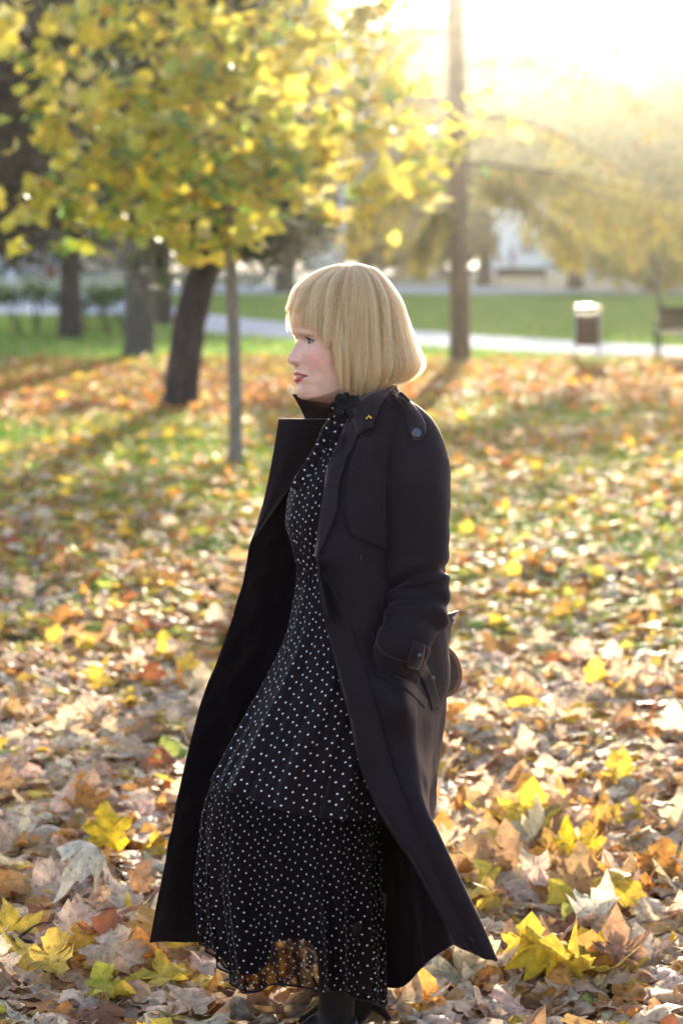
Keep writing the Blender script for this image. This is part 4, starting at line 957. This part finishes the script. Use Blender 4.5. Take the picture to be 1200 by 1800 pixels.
for j, py in enumerate(pys):
    fm = fpx(np.interp(py, base_py, base_px)); wd_ = np.interp(py, wid_py, wid); fb = np.interp(py, bk_py, bk); fc = 22
    n_ = np.interp(py, [560, 640, 680, 704], [2.1, 2.2, 1.95, 1.75])
    c, s = np.cos(th), np.sin(th); a = np.where(c > 0, fm-fc, fc-fb); nn = np.where(c > 0, n_, 2.0)
    r = (np.abs(c/a)**nn+np.abs(s/wd_)**nn)**(-1/nn); f, l = fc+r*c, r*s
    # nose
    N = np.interp(py, [596, 600, 604.5, 612, 620, 627, 631, 634, 637, 640, 643, 646, 649], [0, 2.5, 5.5, 9.2, 13, 16.6, 18, 17.6, 15.5, 10.5, 5, 1.5, 0])
    sg = np.interp(py, [596, 612, 625, 634, 643], [7, 6.5, 8, 10.5, 10])
    front = (c > 0)
    f = f+N*gs(l, sg)*front
    al = gs(py-634.5, 5.5); f = f+al*6.0*gs(np.abs(l)-12.5, 4.2)*front
    f = f-3.2*gs(py-642.5, 1.8)*gs(np.abs(l)-7, 3.5)*front                      # nostrils
    # eye sockets, brow, cheek
    f = f-6.5*gs(py-600, 8.5)*gs(np.abs(l)-24, 13)*front
    f = f+2.0*gs(py-585, 6)*gs(np.abs(l)-24, 16)*front
    f = f+3.2*gs(py-624, 14)*gs(np.abs(l)-36, 15)*front
    f = f-2.2*gs(py-652, 9)*gs(np.abs(l)-30, 8)*front
    # lips
    lw_ = np.clip(1-(np.abs(l)/28)**2.2, 0, 1)
    mid = 661.0+.9*(np.abs(l)/22)**2*-1+ .6*np.abs(l)/22
    f = f+(3.4*gs(py-(655.8+.08*np.abs(l)), 3.4)+4.6*gs(py-(667.2-.10*np.abs(l)), 4.2)-3.2*gs(py-mid, 1.7))*lw_*front
    f = f-1.0*gs(py-650, 4)*gs(l, 3)*front
    f = f-1.8*gs(py-mid, 3)*gs(np.abs(l)-25, 3)*front
    # jaw turns under into the neck
    J = 703.5-24*ss(np.abs(th)/(PI*.55)); k = ss((py-J)/9+.25)
    nf, nl = 0+44*c - (py-700)*.05, 44*s; nf = nf-6+np.where(c > 0, 2, 0)
    nfr = np.interp(py, [700, 712, 725, 745], [46, 41, 37, 32]); nf = np.where(c > 0, -4+nfr*c, -4+46*c)
    f, l2 = f*(1-k)+nf*k, l*(1-k)+nl*k
    for i in range(len(th)): hv[j, i] = H(f[i], l2[i], py)
    # colour: skin, blush, lips, teeth, lid shade
    col = np.repeat(skin[None], len(th), 0)
    bl = (.75*gs(py-632, 17)*gs(np.abs(l)-38, 17)+.35*gs(py-634, 8)*gs(l, 12))[:, None]*front[:, None]; col = col*(1-bl)+blush*bl
    top = 652.2+.8*gs(l, 2.5)+ .000*l+(np.abs(l)/26)**2*7.2-1.2*gs(np.abs(l)-5, 4); bot = 674.2-(np.abs(l)/26)**2*12.0
    lm = (ss((py-top)/1.6)*ss((bot-py)/1.6)*(np.abs(l) < 26)*front)[:, None]; col = col*(1-lm)+lip*lm
    tm = (gs(py-660.6, 1.5)*(np.abs(l) < 15)*front)[:, None]; col = col*(1-tm)+np.array([.62, .5, .44])*tm
    ln = (gs(py-(663.2-.0*l), .9)*(np.abs(l) < 21)*front*.5)[:, None]; col = col*(1-ln)+np.array([.2, .03, .03])*ln
    cr = (gs(py-(661.5), 1.6)*gs(np.abs(l)-23, 4)*front)[:, None]; col = col*(1-cr)+np.array([.22, .04, .04])*cr
    eb = (.55*gs(py-590, 2.6)*(np.abs(l) > 12)*(np.abs(l) < 40)*front)[:, None]; col = col*(1-eb)+np.array([.28, .17, .1])*eb
    es = (.55*gs(py-598, 5)*gs(np.abs(l)-24, 11)*front)[:, None]; col = col*(1-es)+np.array([.42, .2, .17])*es
    ns = (.8*gs(py-642.8, 1.6)*gs(np.abs(l)-7, 3)*front)[:, None]; col = col*(1-ns)+np.array([.2, .06, .05])*ns
    hc[j] = col
hw = toworld(hv)
m, nt, out = newmat('skin')
at = ND(nt, 'ShaderNodeVertexColor', layer_name='Col'); b = ND(nt, 'ShaderNodeBsdfPrincipled'); b.inputs['Roughness'].default_value = .42
b.inputs['Subsurface Weight'].default_value = .15; b.inputs['Subsurface Radius'].default_value = (.012, .005, .003); b.inputs['Subsurface Scale'].default_value = .6
tc = ND(nt, 'ShaderNodeTexCoord'); nz = ND(nt, 'ShaderNodeTexNoise'); nz.inputs['Scale'].default_value = 400; bp = ND(nt, 'ShaderNodeBump'); bp.inputs['Strength'].default_value = .12; bp.inputs['Distance'].default_value = .001
nt.links.new(tc.outputs['Object'], nz.inputs['Vector']); nt.links.new(nz.outputs[0], bp.inputs['Height']); nt.links.new(bp.outputs[0], b.inputs['Normal'])
n5 = ND(nt, 'ShaderNodeTexNoise'); n5.inputs['Scale'].default_value = 55; n5.inputs['Detail'].default_value = 6; nt.links.new(tc.outputs['Object'], n5.inputs['Vector'])
m5 = ND(nt, 'ShaderNodeMapRange'); m5.inputs[1].default_value = .3; m5.inputs[2].default_value = .7; m5.inputs[3].default_value = .88; m5.inputs[4].default_value = 1.06; nt.links.new(n5.outputs[0], m5.inputs[0])
v5 = ND(nt, 'ShaderNodeVectorMath', operation='SCALE'); nt.links.new(at.outputs[0], v5.inputs[0]); nt.links.new(m5.outputs[0], v5.inputs['Scale'])
nt.links.new(v5.outputs[0], b.inputs['Base Color']); nt.links.new(b.outputs[0], out.inputs[0]); M_skin = m
# torso and legs continue the neck's last ring
nvt = len(pys); nth = len(th)
rings = [hw]; 
tors = [(760, 632, 60, .06, .0), (800, 625, 80, .08, -.01), (880, 605, 85, .09, -.02), (1000, 605, 68, .075, -.02), (1100, 605, 82, .095, -.02), (1200, 600, 88, .1, -.02), (1270, 598, 80, .09, -.02)]
tr = np.zeros((len(tors), nth, 3))
for j, (py, cx, rx, ry, cd) in enumerate(tors):
    for i, a in enumerate(th): tr[j, i] = tuple(Pd((cx-rx*math.cos(a), py, cd-ry*math.sin(a))))
allw = np.concatenate([hw, tr]); V = allw.reshape(-1, 3); Fq = gfaces(len(allw), nth).tolist()
V = V.tolist(); cols = np.concatenate([hc.reshape(-1, 3), np.repeat(skin[None], len(tors)*nth, 0)])
def addtube(rg, seg=24):
    global cols
    b0 = len(V)
    for (px, py, dy, r_) in rg:
        c = Pd((px, py, dy))
        for k in range(seg): V.append([c.x-math.cos(2*PI*k/seg)*r_, c.y-math.sin(2*PI*k/seg)*r_, c.z])
    for j in range(len(rg)-1):
        for k in range(seg): Fq.append([b0+j*seg+k, b0+j*seg+(k+1) % seg, b0+(j+1)*seg+(k+1) % seg, b0+(j+1)*seg+k])
    cols = np.concatenate([cols, np.repeat(skin[None], len(rg)*seg, 0)])
addtube([(565, 1240, -.04, .075), (570, 1380, -.05, .065), (580, 1500, -.06, .055), (590, 1600, -.06, .05), (592, 1700, -.12, .034), (592, 1770, -.14, .03)])
addtube([(610, 1240, .04, .075), (610, 1380, .04, .062), (612, 1500, .04, .05), (615, 1600, .04, .05), (634, 1690, -.02, .036), (636, 1735, -.02, .03)])
addtube([(712, 770, -.08, .045), (728, 850, -.13, .045), (730, 1000, -.15, .04), (728, 1050, -.17, .04), (703, 1130, -.21, .03), (697, 1165, -.19, .024), (695, 1190, -.14, .024)])
body = mobj('body', V, Fq, M_skin, woman, WO, col=cols)

# eyes
M_eye = simple('eye_white', (.75, .72, .72), .12, .6, var=.02, bump=0); M_iris = simple('iris', (.05, .06, .09), .1, .8, var=.2, bump=0); M_lash = simple('lash', (.02, .012, .01), .5)
def sphere(c, r, nu=24, nv=16):
    vs = [(c[0]+r*math.sin(PI*j/nv)*math.cos(2*PI*i/nu), c[1]+r*math.sin(PI*j/nv)*math.sin(2*PI*i/nu), c[2]+r*math.cos(PI*j/nv)) for j in range(nv+1) for i in range(nu)]
    return vs, [(j*nu+i, j*nu+(i+1) % nu, (j+1)*nu+(i+1) % nu, (j+1)*nu+i) for j in range(nv) for i in range(nu)]
def surf_f(l, py):
    """forward position of the face surface at lateral l, height py"""
    j = int(np.argmin(abs(pys-py))); q = hv[j]; ll = (q[:, 0]-PIV)*sy_ - q[:, 2]/PX*cy_; ff = -(q[:, 0]-PIV)*cy_ - q[:, 2]/PX*sy_
    fr = np.abs(th) < PI/2; return float(np.interp(l, ll[fr], ff[fr]))
for sgn in (1, -1):
    L = 24*sgn; fs = surf_f(L, 600)
    ec = Pd(H(fs-8.2, L, 600.5)); v, f = sphere(ec, 9.6*PX)
    ey = mobj('eye', v, f, M_eye, body, WO)
    fd = Vector((-cy_, -sy_, 0)).normalized(); gz = (fd+Vector((sy_, -cy_, 0))*.12*sgn).normalized()
    mb = MB(); q0 = ec+gz*8.4*PX; mb.tube([q0, q0+gz*1.0*PX, q0+gz*1.5*PX], [6.0*PX, 5.2*PX, 2.6*PX], 20); mb.build('iris', M_iris, body, WO, True)
    # lids as skin-coloured rims and a dark lash line
    lid, la, low = [], [], []
    for k in range(13):
        u = -1+2*k/12; l_ = L+u*12.2; up_ = 600.2-5.2*(1-u*u)**.6+(u*sgn)*-.6; dn = 601.2+3.6*(1-u*u)**.6+(u*sgn)*-.4
        fo = math.sqrt(max(0, 10.4**2-(u*9.2)**2))-8.2-(.0)
        la.append(tuple(Pd(H(fs+fo+.3, l_, up_)))); low.append(tuple(Pd(H(fs+fo-.6, l_, dn)))); lid.append(tuple(Pd(H(fs+fo-.2, l_, up_-1.8))))
    MB().tube(lid, 1.7*PX, 8, False).build('eyelid', simple('lid_skin', (.5, .25, .2), .5), body, WO, True)
    mb = MB(); mb.tube(la, 1.5*PX, 6, False)
    for k in range(1, 13):
        p = Vector(la[k]); u = -1+2*k/12; d = (fd*1.0+Vector((sy_, -cy_, 0))*(u*.5)+Vector((0, 0, .35))).normalized()
        mb.tube([p, p+d*3.5*PX, p+d*6.5*PX+Vector((0, 0, 1.6*PX))], [.35*PX, .28*PX, .1*PX], 4, False)
    mb.build('eyelashes', M_lash, body, WO, True)
    MB().tube(low, .9*PX, 6, False).build('eyelid', simple('lid_skin', (.6, .33, .28), .5), body, WO, True)

# --- boots
def loft(rg, seg=28):
    mb = MB(); vs = []
    for (c, rx, ry, tilt) in rg:
        for k in range(seg):
            a = 2*PI*k/seg; p = Vector((-math.cos(a)*rx, -math.sin(a)*ry, 0)); p.rotate(Matrix.Rotation(tilt, 3, 'Y')); vs.append(Vector(c)+p)
    n = len(rg); fs = [(j*seg+k, j*seg+(k+1) % seg, (j+1)*seg+(k+1) % seg, (j+1)*seg+k) for j in range(n-1) for k in range(seg)]
    return mb.add(vs, fs+[tuple(range(seg)), tuple((n-1)*seg+k for k in range(seg))[::-1]])
def boot(ax_, ay_, top, hp, flat=False, parent=None):
    """shaft from the leg down to the ankle, foot pointing left, slim heel"""
    A = P(ax_, ay_, D0+top)                      # ankle
    sh = [((A.x+.004, A.y, A.z+.22), .050, .050, 0), ((A.x+.002, A.y, A.z+.12), .044, .044, 0), ((A.x, A.y, A.z+.03), .038, .038, 0), ((A.x-.004, A.y, A.z), .042, .036, R(15)), ((A.x-.02, A.y, A.z-.03), .055, .036, R(45)),
          ((A.x-.07, A.y, A.z-.062), .045, .038, R(62)), ((A.x-.12, A.y, A.z-.085), .032, .04, R(72)), ((A.x-.165, A.y, A.z-.1), .02, .034, R(82)), ((A.x-.2, A.y, A.z-.106), .008, .016, R(85))]
    o = loft(sh).build('boot', M_boot, woman, WO, True); o.modifiers.new('s', 'SUBSURF').levels = 1; o.modifiers['s'].render_levels = 1
    mb = MB(); hx = A.x+.03
    tip = P(*hp); mb.tube([(hx-.012, A.y, A.z-.0), (hx, A.y, A.z-.03), ((hx+tip.x)/2+.001, (A.y+tip.y)/2, (A.z-.03+tip.z)/2), tuple(tip)], [.024, .019, .009, .0058], 14)
    mb.build('boot_heel', M_boot, o, WO, True)
    return o
boot(592, 1792, -.15, (628, 1885, D0-.15)); boot(636, 1742, -.02, (688, 1797, D0-.01))

# --- small leather bag behind her hip
t = thing('handbag', 'small dark leather handbag with tan edge, showing behind her hip', 'handbag', P(778, 1190, D0+.08))
o_ = tuple(t.location)
def bagplate(s, y0, y1):
    pts = [(812, 1180), (810, 1200), (800, 1218), (785, 1226), (750, 1232), (725, 1225), (715, 1190), (720, 1150), (745, 1132), (775, 1130), (796, 1145), (806, 1160)]
    p = crom(pts+[pts[0]], 60)[:-1]; c = p.mean(0); p = c+(p-c)*s; vs = [tuple(P(q[0], q[1], D0+y0)) for q in p]+[tuple(P(q[0], q[1], D0+y1)) for q in p]; n = len(p)
    return vs, [tuple(range(n)), tuple(range(n, 2*n))[::-1]]+[(i, i+n, (i+1) % n+n, (i+1) % n) for i in range(n)]
mb = MB(); mb.add(*bagplate(1.0, .075, .115)); mb.build('body', M_bagrim, t, o_); mb = MB(); mb.add(*bagplate(.84, .069, .0745)); mb.build('front_panel', M_bag, t, o_)

# --- hair: a soft under-volume and many strands
def hairR(phi, py):
    """outline of the bob in photo px from the axis, phi = 0 towards -x (forward), pi/2 towards the camera"""
    cf = max(0, -math.cos(phi)*-1)
    fr = np.interp(py, [463, 470, 480, 503, 540, 567, 600, 640, 700], [8, 46, 63, 97, 110, 107, 99, 90, 83])        # forward
    bkr = np.interp(py, [463, 473, 497, 527, 557, 587, 617, 640, 657, 670, 690], [8, 40, 64, 84, 93, 101, 112, 120, 117, 104, 80])  # back
    sd_ = np.interp(py, [463, 472, 490, 520, 560, 600, 650, 680, 700], [8, 36, 62, 80, 88, 92, 94, 90, 82])
    c, s = math.cos(phi), math.sin(phi); a = fr if c > 0 else bkr
    n_ = 2.7 if c > 0 else 2.2
    return (abs(c/a)**n_+abs(s/sd_)**n_)**(-1/n_)
def hemz(phi):
    d = math.degrees(phi) % 360; d = d if d <= 180 else 360-d      # 0 front .. 180 back
    far = (math.degrees(phi) % 360) > 180
    if far: return float(np.interp(d, [0, 10, 40, 60, 180], [577, 580, 610, 672, 668]))
    px = PIV-hairR(phi, 610)*math.cos(phi)
    return float(np.interp(px, [500, 515, 533, 545, 560, 572, 582, 590, 597, 604, 614, 640, 680, 700, 735], [576, 577, 580, 583, 589, 599, 613, 635, 664, 688, 696, 698, 684, 676, 664]))
def hairpt(phi, s, depth, hz, lift=0):
    """s 0..1 from crown to tip"""
    if s < .36:
        a = s/.36; py = 463+2+(530-465)*(1-math.cos(a*PI/2)); 
        r = hairR(phi, max(py, 463.5))*1.0
        # near the crown walk outwards evenly
        r = min(r, hairR(phi, 530)*math.sin(a*PI/2)*1.02)
    else:
        a = (s-.36)/.64; py = 530+(hz-530)*a; r = hairR(phi, py)
        d = math.degrees(phi) % 360
        curl = max(0, a-.72)/.28
        r -= curl**1.6*(12 if 60 < d < 300 else 5)
    r = max(r-depth*(.3+.7*min(1, s*3)), 1)
    return (PIV-r*math.cos(phi), py+depth*.5*(1-min(1, s*2.5))-lift, -r*math.sin(phi)*PX)
nphi, ns = 140, 60
g = np.zeros((ns, nphi, 3))
for j in range(ns):
    for i in range(nphi):
        phi = 2*PI*i/nphi; hz = hemz(phi)
        dd = 14+2.0*math.sin(phi*23)+1.5*math.sin(phi*41+2)
        g[j, i] = hairpt(phi, max(j/(ns-1)*.965, .004), dd, hz)
M_hairbase = None
m, nt, out = newmat('hair_volume')
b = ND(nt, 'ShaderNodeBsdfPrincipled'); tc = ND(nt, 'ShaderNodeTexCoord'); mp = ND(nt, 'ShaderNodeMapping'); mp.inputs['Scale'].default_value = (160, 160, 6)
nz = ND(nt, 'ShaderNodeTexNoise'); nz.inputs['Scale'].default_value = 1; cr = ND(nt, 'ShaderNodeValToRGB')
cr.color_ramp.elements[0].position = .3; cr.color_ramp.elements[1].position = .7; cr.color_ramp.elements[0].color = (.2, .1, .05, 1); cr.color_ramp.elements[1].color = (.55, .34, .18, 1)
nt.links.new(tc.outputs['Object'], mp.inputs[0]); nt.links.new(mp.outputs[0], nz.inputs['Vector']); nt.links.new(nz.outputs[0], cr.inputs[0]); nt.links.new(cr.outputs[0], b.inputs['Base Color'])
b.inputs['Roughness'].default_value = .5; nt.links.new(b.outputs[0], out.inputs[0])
hair = part('hair', toworld(g), m, wrap=True, parent=body)
m, nt, out = newmat('hair_strand')
hb_ = ND(nt, 'ShaderNodeBsdfHairPrincipled'); hb_.parametrization = 'COLOR'
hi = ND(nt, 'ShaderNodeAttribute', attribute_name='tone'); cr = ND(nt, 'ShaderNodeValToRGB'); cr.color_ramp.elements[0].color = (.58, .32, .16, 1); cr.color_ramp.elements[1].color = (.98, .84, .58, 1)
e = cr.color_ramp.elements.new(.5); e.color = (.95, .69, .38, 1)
nt.links.new(hi.outputs['Fac'], cr.inputs[0]); nt.links.new(cr.outputs[0], hb_.inputs['Color'])
hb_.inputs['Roughness'].default_value = .35; hb_.inputs['Radial Roughness'].default_value = .5
hd_ = ND(nt, 'ShaderNodeBsdfDiffuse'); ht_ = ND(nt, 'ShaderNodeBsdfTranslucent'); h1 = ND(nt, 'ShaderNodeMixShader'); h2 = ND(nt, 'ShaderNodeMixShader')
nt.links.new(cr.outputs[0], hd_.inputs[0]); nt.links.new(cr.outputs[0], ht_.inputs[0]); h1.inputs[0].default_value = .4; h2.inputs[0].default_value = .6
nt.links.new(hd_.outputs[0], h1.inputs[1]); nt.links.new(ht_.outputs[0], h1.inputs[2]); nt.links.new(hb_.outputs[0], h2.inputs[1]); nt.links.new(h1.outputs[0], h2.inputs[2])
nt.links.new(h2.outputs[0], out.inputs[0]); M_strand = m
NC, PER, SEG = 720, 30, 14
pts, sizes, rad, tone = [], [], [], []
rs = random.Random(5)
for c in range(NC):
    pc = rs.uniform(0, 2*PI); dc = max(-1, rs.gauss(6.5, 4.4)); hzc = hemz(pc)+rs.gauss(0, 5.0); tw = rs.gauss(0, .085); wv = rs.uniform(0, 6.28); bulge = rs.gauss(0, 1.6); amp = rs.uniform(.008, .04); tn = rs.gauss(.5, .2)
    for k in range(PER):
        p0 = pc+rs.gauss(0, .065); dp = dc+rs.gauss(0, 1.6); hz = hzc+rs.gauss(0, 4)+abs(rs.gauss(0, 2)); fly = rs.random() < .11
        stray = rs.uniform(3, 17) if fly else 0; ln = rs.uniform(.86, 1.0)
        for q in range(SEG):
            s = .0+q/(SEG-1)*ln; conv = min(1, s*1.1)
            phi = p0*(1-.72*conv)+pc*.72*conv+tw*s+amp*math.sin(s*9+wv)
            d_ = dp+bulge*math.sin(min(1, s*1.5)*PI)*1.5-stray*(s**2)*(1 if s > .2 else 0)
            x_, y_, z_ = hairpt(phi, max(.012, s), d_, hz)
            w3 = Pd((x_+rs.gauss(0, .25), y_, z_+rs.gauss(0, .0003))); pts += [w3.x-WO[0], w3.y-WO[1], w3.z-WO[2]]
            rad.append((.00034 if not fly else .00026)*(1-.4*s))
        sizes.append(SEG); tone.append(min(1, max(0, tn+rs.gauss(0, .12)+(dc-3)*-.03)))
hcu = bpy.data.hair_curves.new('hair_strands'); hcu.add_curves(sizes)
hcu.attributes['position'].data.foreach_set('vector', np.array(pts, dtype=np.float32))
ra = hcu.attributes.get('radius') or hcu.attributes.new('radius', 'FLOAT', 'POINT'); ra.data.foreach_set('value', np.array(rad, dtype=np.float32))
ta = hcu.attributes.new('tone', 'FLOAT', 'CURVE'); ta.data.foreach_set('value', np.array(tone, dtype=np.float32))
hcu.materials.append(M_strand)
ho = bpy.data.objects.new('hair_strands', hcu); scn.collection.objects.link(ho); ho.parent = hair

# ------------------------------------------------------------------ single leaves and twigs that stand out
def single(label, px, py, size, col, lean, yaw, roll=0.0, curl=.35, fold=.1, seed=0, lift=.02, kind_=2):
    size *= .78; lean *= .62
    b = G(px, py); t_ = leaf_template(kind_, curl*random.choice((-2.4, 2.0)), random.uniform(-.7, .7), random.uniform(-1, 1), .45, seed+50)
    V, Fc, sh = t_; Rm = rotmats(np.array([yaw]), np.array([lean]), np.array([roll]))[0]
    V = (V-np.array([0, -.38, 0]))*np.array([random.uniform(.75, 1), 1, 1]); v = (V*size) @ Rm.T
    v[:, 2] -= min(0, v[:, 2].min()) - lift
    v[:, 2] += .03
    o = mobj('maple_leaf', v, Fc, M_leaf_ground, col=np.clip(np.array(col)[None]*sh[:, None], 0, 1))
    o.location = b; tag(o, label, 'leaf', 'single maple leaves standing out of the carpet')
Y1, Y2, O1, O2, W1, B1 = (.7, .5, .03), (.68, .48, .1), (.62, .3, .07), (.5, .22, .08), (.75, .7, .56), (.4, .24, .15)
single('large bright yellow leaf standing upright, left of the coat', 190, 1548, .19, Y1, 1.35, .1, seed=1, curl=.1)
single('large yellow leaf lying with lobes raised, lower right of the coat tip', 985, 1765, .19, (.75, .52, .03), .75, .5, seed=2, curl=.35)
single('pale cream leaf leaning, right of the coat tip', 1040, 1680, .17, W1, .9, -.6, seed=3)
single('orange leaf standing behind the upright yellow leaf', 155, 1468, .16, O1, 1.0, .3, seed=4)
single('broad golden leaf standing right of the pale cream leaf', 1075, 1655, .17, (.65, .45, .06), 1.0, -.3, seed=5)
single('orange yellow leaf lying beside her boots', 470, 1800, .18, (.7, .4, .06), .5, .5, seed=6)
single('tall orange brown leaf standing upright at far right foreground', 1160, 1585, .16, O1, 1.1, -.2, seed=7)
single('broad tan leaf standing right of the large yellow leaf', 1095, 1755, .17, B1, 1.1, .2, seed=8)
single('yellow leaf leaning at lower left corner', 85, 1765, .15, Y2, 1.1, -.2, seed=9)
single('yellow green leaf lying at bottom left', 195, 1795, .13, (.6, .55, .07), .6, .5, seed=10)
single('orange leaf with curled rim left of the coat hem', 150, 1735, .14, (.8, .42, .05), .9, .2, seed=11)
single('rust brown leaf under the left coat hem', 250, 1690, .15, (.36, .15, .06), .9, .6, seed=12)
single('golden orange leaf leaning on the pile right of her coat', 905, 1465, .17, (.78, .42, .06), .9, -.5, seed=13)
single('white curled leaf left of the coat, above the rust brown leaf', 190, 1620, .19, W1, .5, 1.1, seed=14, curl=.6)
single('bright yellow leaf standing on the pile behind the coat tip', 1010, 1560, .15, Y1, 1.2, .4, seed=15)
def twig(label, p0, p1, r):
    a, b_ = G(*p0, .05), G(*p1, .05); mb = MB()
    m1 = (a+b_)/2+Vector((0, .02, .02)); mb.tube(crom([a, m1, b_], 12), np.linspace(r, r*.45, 12), 8, True, .12)
    mb.tube(crom([m1, m1+Vector((.05, .03, .03)), m1+Vector((.1, .04, .03))], 6), np.linspace(r*.5, r*.2, 6), 6)
    mb.v = [tuple(Vector(q)-a) for q in mb.v]; o = mb.build('twig', M_bark_dark, None, (0, 0, 0), True); o.location = a
    tag(o, label, 'twig', 'fallen twigs')
twig('dark twig lying in the leaves at lower left edge', (-30, 1672), (85, 1668), .008)
twig('short dark twig lying in the leaves at lower right', (1085, 1632), (1190, 1605), .006)
